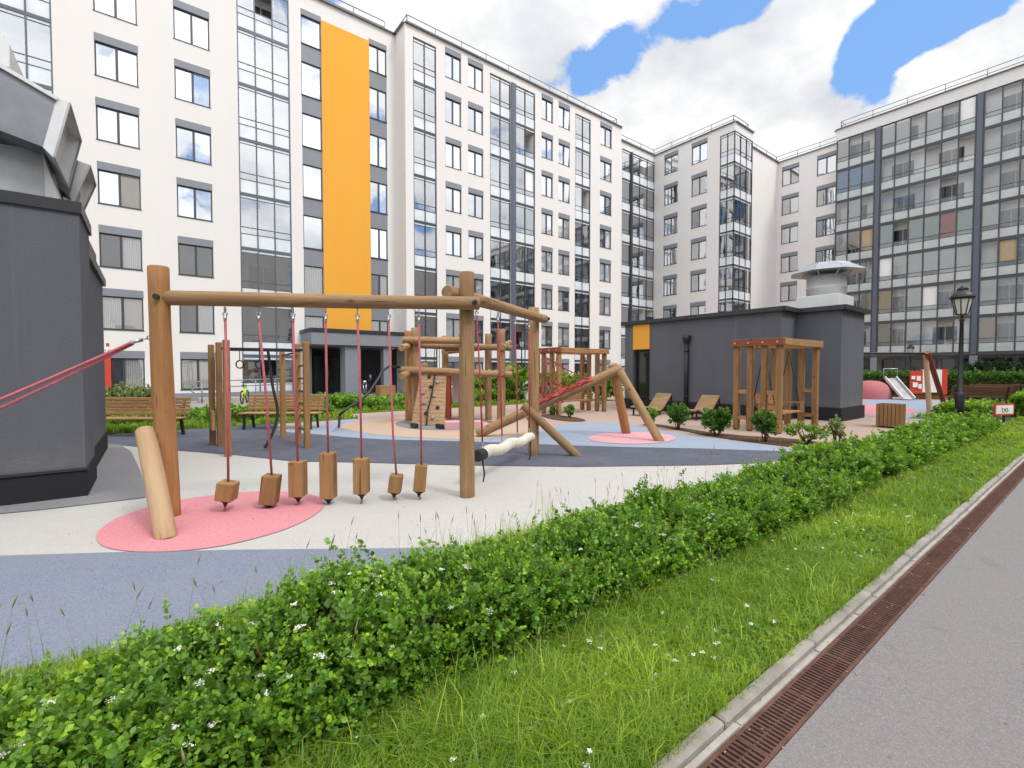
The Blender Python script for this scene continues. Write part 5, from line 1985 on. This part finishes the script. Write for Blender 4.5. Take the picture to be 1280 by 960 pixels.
# warning sign by the hedge
sp_ = PD(1254.5, 520, 13.9).xy.to_3d()
e = empty('park_sign', (sp_.x, sp_.y, 0), 'small white sign with a red frame and grey pictogram in the hedge', 'sign')
a = PD(1243, 505, 13.8); b = PD(1267, 506.5, 14.0); c = PD(1243.5, 519.5, 13.8)
zc = (a.z + c.z) / 2; hgt = a.z - c.z
a2, b2_ = Vector((a.x, a.y, zc)), Vector((b.x, b.y, zc))
m_ = MB(); m_.obox(a2, b2_, .03, hgt); m_.build('board', M['red'], e)
dsg = (b2_ - a2).normalized(); nsg = Vector((dsg.y, -dsg.x, 0))
m_ = MB(); m_.obox(a2 + dsg * .05 + nsg * .018, b2_ - dsg * .05 + nsg * .018, .01, hgt - .09); m_.build('face', M['whitepaint'], e)
m_ = MB()
cs_ = (a2 + b2_) / 2 + nsg * .028
pic = [(-.14, .06), (-.10, .02), (-.12, -.06), (-.04, -.08), (-.02, .0), (.04, .05), (.10, .03), (.13, -.05), (.05, -.07), (.02, -.01), (-.06, .03)]
m_.tube([cs_ + dsg * x + Vector((0, 0, z)) for x, z in pic], .010, 5); m_.build('pictogram', M['greypanel'], e)
m_ = MB(); m_.box(sp_.x - .03, sp_.x + .03, sp_.y - .03, sp_.y + .03, 0, zc - hgt / 2); m_.build('post', M['black'], e)

# ------------------------------------------------------------------ left background: red pole sign, handrail, bicycle, motorcycle, planter
p = G(136, 505.5)
e = empty('red_sign_pole', (p.x, p.y, 0), 'red pole with a small white pictogram sign behind the pale bush at left', 'sign')
pz = lambda py: PD(136, py, 22.0).z
m_ = MB(); m_.box(p.x - .11, p.x + .11, p.y - .05, p.y + .05, 0, pz(441)); m_.build('pole', M['red'], e)
m_ = MB(); q = PD(134.5, 437, 21.9); m_.box(q.x - .24, q.x + .24, q.y - .02, q.y + .02, q.z - .22, q.z + .10); m_.build('sign_plate', M['whitepaint'], e)
m_ = MB(); m_.box(q.x - .05, q.x + .07, q.y - .035, q.y - .025, q.z + .14, q.z + .30); m_.build('emblem', M['red'], e)
m_ = MB()
m_.ring(q + Vector((-.12, -.03, -.06)), (0, 1, 0), .06, .012, 14, 5); m_.ring(q + Vector((.08, -.03, -.06)), (0, 1, 0), .06, .012, 14, 5); m_.build('pictogram', M['greypanel'], e)
# ramp with handrail in front of the porch
va_ = 27.2
e = empty('ramp_handrail', (PV(300, 500, va_).x, va_, 0), 'grey steel handrail of the access ramp beside the porch', 'handrail')
x0, x1 = PV(243, 485, va_).x, PV(382, 480, va_).x
m_ = MB()
for z in (1.05, .75):
    m_.tube([(x0, va_, z - .25), (x0 - .15, va_, z - .13), (x0, va_, z), (x1, va_, z + .15)], .03, 7)
m_.build('rail', M['railmetal'], e)
for k in range(5):
    xx = x0 + .3 + (x1 - x0 - .4) * k / 4
    m_ = MB(); m_.tube([(xx, va_, 0), (xx, va_, 1.1)], .03, 7); m_.build('baluster', M['railmetal'], e)
m_ = MB(); m_.box(x0 + .2, x1 + 1.2, va_ + .1, va_ + 1.3, 0, .22); tag(m_.build('ramp', M['gutter']), 'low concrete access ramp behind the steel handrail', 'ramp')


def two_wheeler(c, rz, label, kind):
    e = empty(kind, c, label, 'bicycle' if kind == 'bicycle' else 'motorcycle', None, rz)
    T = Matrix.Identity(4)
    R_ = .33 if kind == 'bicycle' else .30
    wb = 1.02 if kind == 'bicycle' else 1.25
    for s_ in (-.5, .5):
        m_ = MB(); m_.ring((s_ * wb, 0, R_), (0, 1, 0), R_ - .03, .028 if kind == 'bicycle' else .06, 22, 7); wv = m_.build('wheel', M['black'], e, T, True)
        m_ = MB()
        for k in range(6):
            an = math.pi * k / 6
            d_ = Vector((math.cos(an), 0, math.sin(an))) * (R_ - .04)
            m_.tube([Vector((s_ * wb, 0, R_)) - d_, Vector((s_ * wb, 0, R_)) + d_], .006, 4)
        m_.build('spokes', M['steel'], wv, T, True)
    m_ = MB()
    if kind == 'bicycle':
        A_, B_, C_, H_ = Vector((-.51, 0, .33)), Vector((-.08, 0, .30)), Vector((-.2, 0, .78)), Vector((.34, 0, .80))
        for a, b in ((A_, B_), (A_, C_), (B_, C_), (B_, H_), (C_, H_), (H_, Vector((.51, 0, .33)))):
            m_.tube([a, b], .032, 8)
        m_.build('frame', M['lime'], e, T, True)
        m_ = MB(); m_.box(-.34, -.08, -.07, .07, .86, .91, 0, .02); m_.tube([(-.2, 0, .78), (-.21, 0, .87)], .015, 6); m_.build('saddle', M['black'], e, T, True)
        m_ = MB(); m_.tube([(.34, 0, .80), (.32, 0, 1.0), (.38, -.26, 1.03)], .016, 6); m_.tube([(.32, 0, 1.0), (.38, .26, 1.03)], .016, 6); m_.build('handlebar', M['black'], e, T, True)
    else:
        m_.box(-.35, .3, -.14, .14, .30, .62, 0, .05); m_.box(-.75, -.05, -.13, .13, .66, .80, 0, .05); m_.box(-.05, .42, -.15, .15, .64, .92, 0, .08)
        m_.build('body', M['black'], e, T, True)
        m_ = MB(); m_.tube([(.62, -.07, .30), (.40, -.07, .98)], .03, 6); m_.tube([(.62, .07, .30), (.40, .07, .98)], .03, 6); m_.build('fork', M['steel'], e, T, True)
        m_ = MB(); m_.tube([(.36, -.36, 1.06), (.42, 0, 1.0), (.36, .36, 1.06)], .018, 6); m_.build('handlebar', M['black'], e, T, True)
        m_ = MB(); m_.lathe((.50, 0, .84), [(.0, 0), (.10, .04), (.10, .16), (0, .2)], 12); m_.build('headlight', M['steel'], e, T, True)
        for s_ in (-.3, .3):
            m_ = MB(); m_.tube([(.38, s_, 1.04), (.34, s_, 1.24)], .01, 5); m_.ring((.34, s_, 1.28), (1, 0, 0), .05, .015, 12, 5); m_.build('mirror', M['steel'], e, T, True)
    return e


two_wheeler(PD(306, 507, 22.6).xy.to_3d(), R(70), 'bright lime green bicycle parked at the ramp behind the bench', 'bicycle')
two_wheeler(PD(457, 495, 27.0).xy.to_3d(), R(-115), 'black motorcycle parked in the porch beside the column', 'motorcycle')
p = PD(482, 497, 26.5)
m_ = MB(); m_.box(p.x - .45, p.x + .45, p.y - .35, p.y + .35, 0, .75, 0, .02); e = tag(m_.build('planter_box', M['blind_b2'] if 'blind_b2' in M else M['plank_x']), 'orange brown wooden box standing in front of the porch', 'box')
m_ = MB()
for s_ in (-.4, .4):
    m_.box(p.x + s_ - .04, p.x + s_ + .04, p.y - .365, p.y - .352, .02, .74)
m_.build('batten', M['plank_z'], e)
# ------------------------------------------------------------------ hedge along the kerb
def rnd(n, a, b):
    return RNG.uniform(a, b, n)


def fbm1(x, seed):
    r = np.random.default_rng(seed)
    y = np.zeros_like(x)
    for k in range(6):
        y += np.sin(x * (0.9 * 1.75 ** k) + r.uniform(0, 6.28)) * (0.62 ** k)
    return y


def hedge_height(u, v):
    base = .385 + .055 * fbm1(u, 3) + .035 * fbm1(u * 2.3 + v * 3, 5)
    base = base - .11 * np.abs(np.sin(np.pi * u / .92 + .7 * np.sin(u * 1.3))) ** 6 * (u > .2)
    w = np.clip((v - VC) / HW, -1, 1)
    prof = (1 - np.abs(w) ** 2.6) ** .5
    near = np.clip((u + .7) / 2.8, 0, 1)        # lower at the near left end
    return (base * (.68 + .32 * near)) * (.30 + .70 * prof)


VC, HW = 2.43, .51
HG = empty('hedge', (4, VC, 0), 'long low leafy green hedge with small white blossoms beside the kerb verge', 'hedge')


def hedge_zone(u0, u1, n, nleaf, lsize, length):
    u = rnd(n, u0, u1)
    v = VC + HW * (np.sign(RNG.uniform(-1, 1, n)) * RNG.uniform(0, 1, n) ** .75)
    z = hedge_height(u, v)
    side = RNG.uniform(size=n) < .34          # shoots on the flanks
    z = np.where(side, z * RNG.uniform(.5, 1.0, n), z)
    z = z + RNG.normal(size=n) * .035 + (RNG.uniform(size=n) < .09) * RNG.uniform(.03, .13, n)
    vs = np.sign(v - VC)
    bulge = 1 - .22 * np.abs(np.sin(np.pi * u / .92 + .7 * np.sin(u * 1.3))) ** 4
    v = np.where(side, VC + vs * HW * bulge * RNG.uniform(.8, 1.1, n), v)
    tips = np.stack([u, v, np.maximum(z, .08)], 1)
    d = np.stack([RNG.normal(size=n) * .35, (v - VC) / HW * .55 + RNG.normal(size=n) * .3, np.where(side, .55, 1.0) + RNG.normal(size=n) * .15], 1)
    return shoots(tips, unit(d), length * RNG.uniform(.7, 1.25, n), nleaf, lsize * RNG.uniform(.8, 1.2, n))


zones = [hedge_zone(-1.6, 2.6, 6600, 13, .0285, .14), hedge_zone(2.6, 6.5, 5000, 12, .033, .15), hedge_zone(6.5, 12, 1900, 11, .055, .18), hedge_zone(12, HEDGE_END, 1500, 9, .07, .2)]
P = np.concatenate([z[0] for z in zones]); D = np.concatenate([z[1] for z in zones]); S = np.concatenate([z[2] for z in zones]); H_ = np.concatenate([z[3] for z in zones])
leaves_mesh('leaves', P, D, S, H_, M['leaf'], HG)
# inner foliage closing the mass, darkened in colour for shade inside the hedge
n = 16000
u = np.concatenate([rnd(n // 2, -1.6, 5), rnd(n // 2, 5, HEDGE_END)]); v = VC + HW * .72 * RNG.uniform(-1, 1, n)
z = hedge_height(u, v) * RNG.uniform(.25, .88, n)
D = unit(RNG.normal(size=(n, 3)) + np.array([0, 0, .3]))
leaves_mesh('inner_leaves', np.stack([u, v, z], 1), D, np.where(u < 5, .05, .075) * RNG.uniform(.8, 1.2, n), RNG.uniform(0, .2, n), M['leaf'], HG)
# woody stems
mb = MB()
for k in range(620):
    u_ = random.uniform(-1.2, 9) if k < 480 else random.uniform(9, 20)
    v_ = VC + random.uniform(-.36, .36)
    h_ = float(hedge_height(np.array([u_]), np.array([v_]))[0])
    p0 = Vector((u_, v_, .0)); p1_ = Vector((u_ + random.uniform(-.12, .12), v_ + random.uniform(-.14, .10), h_ * random.uniform(.7, .98)))
    mb.tube([p0, p0.lerp(p1_, .5) + Vector((random.uniform(-.03, .03), random.uniform(-.03, .03), 0)), p1_], [.006, .005, .003], 4)
mb.build('stems', M['stem'], HG)


def flower_clusters(centres, radius, npet, name, parent, size):
    """domed clusters of small white petals"""
    c = np.repeat(np.asarray(centres), npet, axis=0)
    n = len(c)
    off = RNG.normal(size=(n, 3)) * np.array([1, 1, .35]) * np.repeat(radius, npet)[:, None] * .5
    off[:, 2] = np.abs(off[:, 2]) * .4
    D = unit(RNG.normal(size=(n, 3)) + np.array([0, 0, .35]))
    return leaves_mesh(name, c + off, D, size * RNG.uniform(.7, 1.3, n), RNG.uniform(0, 1, n), M['flower'], parent, 1.5)


nfl = 118
u = np.concatenate([rnd(58, -.9, 1.6), rnd(36, 1.0, 5), rnd(24, 5, 12)]); v = VC + HW * rnd(nfl, -.85, .9)
z = hedge_height(u, v) + .02
flower_clusters(np.stack([u, v, z], 1), rnd(nfl, .009, .024), 40, 'blossoms', HG, .0065)
# a few dry brown sprigs
P, D, S, H_ = shoots(np.array([[2.05, 2.08, .36], [2.16, 2.06, .34], [.72, 2.25, .36], [.75, 2.2, .30]]), unit(np.array([[0, -.4, 1], [.2, -.5, 1], [0, -.3, 1], [.1, -.3, 1.]])), .12, 12, .035)
leaves_mesh('dry_leaves', P, D, S, H_, M['seed'], HG)


# ------------------------------------------------------------------ grass
def grass_patch(rects):
    Ps, Hs, Ws, Ls, Sh = [], [], [], [], []
    for (u0, u1, v0, v1, dens, h, w, lean) in rects:
        n = int((u1 - u0) * (v1 - v0) * dens)
        # tufted distribution
        nt = max(1, n // 9)
        tu, tv = rnd(nt, u0, u1), rnd(nt, v0, v1)
        k = RNG.integers(0, nt, n)
        u = tu[k] + RNG.normal(size=n) * .022; v = tv[k] + RNG.normal(size=n) * .022
        patch = .5 + .5 * np.sin(u * 2.1 + 1.3 * np.sin(v * 3.1)) * np.sin(v * 4.3 + u * .9)
        hh = h * (.55 + .6 * patch) * RNG.uniform(.55, 1.25, n)
        keep = (v > v0 - .03) & (v < v1 + .05)
        Ps.append(np.stack([u, v, np.full(n, .024)], 1)[keep]); Hs.append(hh[keep]); Ws.append((w * RNG.uniform(.6, 1.3, n))[keep]); Ls.append((lean * RNG.uniform(.3, 1.5, n))[keep])
        dry = (RNG.uniform(size=n) < .12) * .4 + .3 * np.clip(np.sin(u * 1.1 + 2) * np.sin(v * 2.7 + u * .6), 0, 1)
        Sh.append(np.clip(.25 + .35 * patch * RNG.uniform(.3, 1, n) + RNG.normal(size=n) * .14 + dry + RNG.uniform(-.1, .12, nt)[k], 0, 1)[keep])
    return [np.concatenate(x) for x in (Ps, Hs, Ws, Ls, Sh)]


def gbuild(name, rects, label=None):
    P, H, W_, L_, S_ = grass_patch(rects)
    o = blades_mesh(name, P, H, W_, L_, S_, M['grass'])
    return tag(o, kind='stuff')


v0, v1 = 1.085, 2.04
gbuild('grass', [
    (.35, 2.2, v0, v1, 12500, .135, .0042, .8), (2.2, 4.5, v0, v1, 7500, .125, .0052, .8), (4.5, 9, v0, v1, 2800, .10, .009, .7), (9, 16, v0, v1, 1200, .10, .016, .7), (16, 25, v0, v1, 600, .10, .028, .7),
    (-3, 1.2, 2.8, 3.38, 8000, .19, .005, .5), (1.2, 5, 2.85, 3.37, 5200, .17, .006, .5), (5, 12, 2.9, 3.36, 1300, .16, .012, .55), (12, 22, 2.9, 3.36, 500, .16, .02, .5), (-3, -1.2, 1.9, 2.9, 4000, .22, .006, .6)])
gbuild('coarse_grass', [(.4, 3.5, v0 + .05, v1, 420, .24, .0048, .9), (3.5, 9, v0, v1, 160, .22, .008, .9)])
gbuild('tall_grass', [(-2.6, 3.8, 3.0, 3.40, 130, .42, .004, .35), (3.8, 9, 3.0, 3.4, 60, .38, .006, .35), (.6, 4, 1.75, 2.12, 260, .26, .0045, .5)])
gbuild('lawn_grass', [(-11, 1.0, 15.4, 17.5, 520, .20, .02, .5), (-11, 1.0, 17.5, 21.2, 120, .22, .04, .5), (1.0, 15, 17.4, 20.5, 260, .20, .03, .5), (-2, 5.4, 15.4, 17.3, 420, .2, .022, .5), (20, 44, 2.3, 4.2, 60, .18, .05, .5)])
# seed heads of the tall grasses
mb = MB()
for k in range(130):
    u_ = random.uniform(-2.2, 8); v_ = random.uniform(2.95, 3.38) if k < 105 else random.uniform(1.6, 2.1)
    h_ = random.uniform(.28, .55) * (.75 if k >= 105 else 1); lx_ = random.uniform(-.10, .10); ly_ = random.uniform(-.06, .06)
    p0, p1_ = Vector((u_, v_, .02)), Vector((u_ + lx_, v_ + ly_, h_))
    mb.tube([p0, p0.lerp(p1_, .5) + Vector((lx_ * -.1, 0, 0)), p1_], [.0016, .0013, .001], 3)
    mb.tube([p1_ - (p1_ - p0) * .02, p1_ + Vector((lx_ * .1, 0, .02)), p1_ + Vector((lx_ * .3, ly_ * .2, .055))], [.0012, .0042, .001], 4)
tag(mb.build('seed_heads', M['seed']), kind='stuff')
# clover heads and leaves in the verge
n = 120
u = np.concatenate([rnd(70, .6, 3.2), rnd(50, 3.2, 9)]); v = rnd(n, 1.2, 2.05)
o = flower_clusters(np.stack([u, v, rnd(n, .07, .13)], 1), rnd(n, .008, .013), 34, 'clover_flowers', None, .0055); tag(o, kind='stuff')
n = 2600
u = rnd(n, .3, 6) ; v = rnd(n, 1.12, 2.05)
kcl = np.sin(u * 3.7) * np.sin(v * 6.1 + u) > .1
u, v = u[kcl], v[kcl]; n = len(u)
P = np.repeat(np.stack([u, v, rnd(n, .04, .08)], 1), 3, axis=0)
an = np.tile(np.array([0, 2.09, 4.19]), n) + np.repeat(rnd(n, 0, 6.28), 3)
D = np.stack([np.cos(an), np.sin(an), RNG.normal(size=3 * n) * .15 + .15], 1)
tag(leaves_mesh('clover_leaves', P, unit(D), np.repeat(rnd(n, .016, .028), 3), np.repeat(rnd(n, .2, .7), 3), M['leaf'], None, 1.25), kind='stuff')


# ------------------------------------------------------------------ shrubs
def shrub(p, r, h, nshoot, lsize, label, mat_='leafdark', cat='shrub', name='shrub', group=None, nleaf=10, low=.15, length=None):
    e = empty(name, (p.x, p.y, 0), label, cat, group)
    n = nshoot
    d = unit(RNG.normal(size=(n, 3)) * np.array([1, 1, .8]) + np.array([0, 0, .25]))
    rr = RNG.uniform(.45, 1.0, n) ** .5
    lump = 1 + .22 * np.sin(d[:, 0] * 5 + p.x) * np.cos(d[:, 1] * 4 + p.y)
    tips = np.stack([p.x + d[:, 0] * r * rr * lump, p.y + d[:, 1] * r * rr * lump, h * (low + (1 - low) * (.5 + .5 * d[:, 2] * rr * lump))], 1)
    tips[:, 2] = np.maximum(tips[:, 2], .05)
    P, D, S, H_ = shoots(tips, unit(d + np.array([0, 0, .7])), (length or .28 * h) * RNG.uniform(.7, 1.2, n), nleaf, lsize)
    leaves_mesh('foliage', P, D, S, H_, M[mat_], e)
    mb = MB()
    for k in range(9):
        an = random.uniform(0, 6.28); q = Vector((p.x + r * .6 * math.cos(an), p.y + r * .6 * math.sin(an), h * random.uniform(.5, .85)))
        b0 = Vector((p.x + .03 * math.cos(an), p.y + .03 * math.sin(an), 0))
        mb.tube([b0, b0.lerp(q, .5) + Vector((0, 0, h * .08)), q], [.012, .009, .004], 5)
    mb.build('stem', M['stem'], e)
    return e


shrub(G(815, 533), .17, .60, 26, .07, 'thin young shrub at the left end of the mulch bed by the A frame legs', 'leaf')
shrub(G(847, 537), .34, .72, 70, .085, 'round leafy shrub in the mulch bed before the near lounger', 'leafdark')
shrub(G(896, 545), .38, .72, 90, .085, 'bushy shrub in the mulch bed left of the swing pergola', 'leafdark')
shrub(G(956, 552.5), .30, .74, 80, .075, 'dark leafy shrub in front of the nearest pergola post', 'leafdark')
shrub(G(1008, 556), .42, .52, 50, .06, 'low straggly shrub right of the pergola at the end of the mulch bed', 'leaf')
shrub(G(1046, 556), .22, .62, 34, .055, 'upright twiggy yellowish shrub between the hedge and the dark pavilion', 'leafpale')
shrub(G(712, 522), .22, .45, 26, .07, 'small sapling shrub in the round mulch patch by the farther pergola', 'leaf')
shrub(G(692, 519), .18, .30, 16, .06, 'tiny plant at the left of the round mulch patch', 'leafdark')
# pale bush behind the left bench
shrub(PD(160, 507, 15.5).xy.to_3d() + Vector((0, 1.0, 0)), 1.0, 1.12, 420, .085, 'pale cream flecked bush behind the left bench', 'leafpale', 'bush', 'bush', None, 10, .05, .3)
# low green plants behind the benches
hb = empty('flower_bed_plants', (-2, 16.5, 0), 'low row of leafy green plants behind the two benches', 'plants')
n = 2000
u = np.concatenate([rnd(n // 2, -8, 5.0), rnd(n // 2, -8, 5.0)]); v = 16.3 + RNG.uniform(0, 2.0, n)
z = .36 + .10 * fbm1(u, 9) * .6 + RNG.normal(size=n) * .06
P, D, S, H_ = shoots(np.stack([u, v, np.maximum(z, .1)], 1), unit(np.stack([RNG.normal(size=n) * .4, RNG.normal(size=n) * .4, np.ones(n)], 1)), .26, 9, .085)
leaves_mesh('foliage', P, D, S, H_, M['leaf'], hb)
hb = empty('flower_bed_plants', (9, 19, 0), 'low green border plants in front of the porch, behind the log climbing tower', 'plants')
n = 1700
u = rnd(n, 5, 15); v = 18.3 + RNG.uniform(0, 2.4, n)
z = .42 + .08 * fbm1(u, 19) + RNG.normal(size=n) * .07
P, D, S, H_ = shoots(np.stack([u, v, np.maximum(z, .1)], 1), unit(np.stack([RNG.normal(size=n) * .4, RNG.normal(size=n) * .4, np.ones(n)], 1)), .3, 9, .10)
leaves_mesh('foliage', P, D, S, H_, M['leaf'], hb)
# tall shrubs before the projecting block, behind tower, net and pergola
for (px, dep, r, h, lab) in ((612, 24.5, .9, 1.6, 'tall light green shrub behind the log climbing tower'), (640, 23.8, 1.0, 2.0, 'tall leafy shrub seen left of the third log post'),
                             (690, 24.5, 1.2, 1.7, 'broad green shrub behind the red climbing net'), (722, 25.5, 1.0, 1.5, 'green shrub seen through the farther pergola'), (757, 25, .9, 1.6, 'green shrub at the right corner of the farther pergola')):
    shrub(PD(px, 495, dep).xy.to_3d(), r, h, 230, .13, lab, 'leaf', 'bush', 'bush', 'bushes along the projecting block', 9, .03, .42)
# hedges and dark evergreens before the glazed block
for (u0, u1, v0, v1, h, lab, m_n, k) in ((35.5, 36.8, 1.0, 14.0, 1.45, 'clipped green hedge far right in front of the glazed balcony block', 'leafdark', 1500), (23.0, 26.5, .3, 2.2, .75, 'wide leafy hedge behind the small red framed sign', 'leaf', 900),
                                     (19.6, 22.6, 2.5, 3.5, .5, 'leafy low hedge between the street lamp and the red framed sign', 'leaf', 600)):
    hb = empty('hedge', ((u0 + u1) / 2, (v0 + v1) / 2, 0), lab, 'hedge')
    n = k
    u = rnd(n, u0, u1); v = rnd(n, v0, v1)
    fl = RNG.uniform(size=n) < .45
    u = np.where(fl, u0 + RNG.uniform(0, .15, n), u)
    z = np.where(fl, h * RNG.uniform(.15, 1, n), h * (1 + RNG.normal(size=n) * .06))
    P, D, S, H_ = shoots(np.stack([u, v, z], 1), unit(np.stack([np.where(fl, -.6, 0) + RNG.normal(size=n) * .3, RNG.normal(size=n) * .4, np.ones(n) * .8], 1)), .3, 9, .12)
    leaves_mesh('foliage', P, D, S, H_, M[m_n], hb)
    mb = MB(); mb.box(u0 + .2, u1 - .1, v0 + .1, v1 - .1, 0, h * .78); mb.build('inner_twigs', M['stem'], hb)
for (px, dep, r, h, lab) in ((1214, 34, 1.3, 2.3, 'dark round evergreen bush in front of the ground floor, beside the lamp post'), (1246, 35, 1.9, 2.6, 'broad dark evergreen bush before the ground floor at far right'), (1084, 30, .9, 1.3, 'dark bush right behind the slide mound and pavilion corner')):
    shrub(PD(px, 485, dep).xy.to_3d(), r, h, 330, .16, lab, 'leafconifer', 'bush', 'bush', 'dark bushes before the glazed block', 10, .02, .5)
mb = MB(); mb.poly([G(1225, 540), G(1400, 545), G(1400, 533), G(1260, 533)], .03); tag(mb.build('side_path', M['paving']), kind='structure')
mb = MB(); mb.poly([(20, 1.127), (60, 1.127), (60, 4.3), (20, 4.3)], .012); struct('far_turf', mb, M['turf'])

# grit and dry leaves lying in the drain, on the kerb and on the road edge
n = 420
u = rnd(n, .4, 11) ; v = np.concatenate([rnd(250, .80, 1.09), rnd(n - 250, -.4, .85)])
P = np.stack([u, v, np.where(v > 1.03, .050, .008)], 1)
an = rnd(n, 0, 6.28)
D = unit(np.stack([np.cos(an), np.sin(an), RNG.normal(size=n) * .12], 1))
tag(leaves_mesh('leaf_litter', P, D, rnd(n, .006, .020), RNG.uniform(0, 1, n), M['seed'], None, .8), kind='stuff')
n = 260
u = rnd(n, -1, 7); v = rnd(n, 3.4, 7.5)
an = rnd(n, 0, 6.28)
tag(leaves_mesh('leaf_litter', np.stack([u, v, np.full(n, .014)], 1), unit(np.stack([np.cos(an), np.sin(an), RNG.normal(size=n) * .1], 1)), rnd(n, .008, .022), RNG.uniform(0, 1, n), M['seed'], None, .8), kind='stuff')
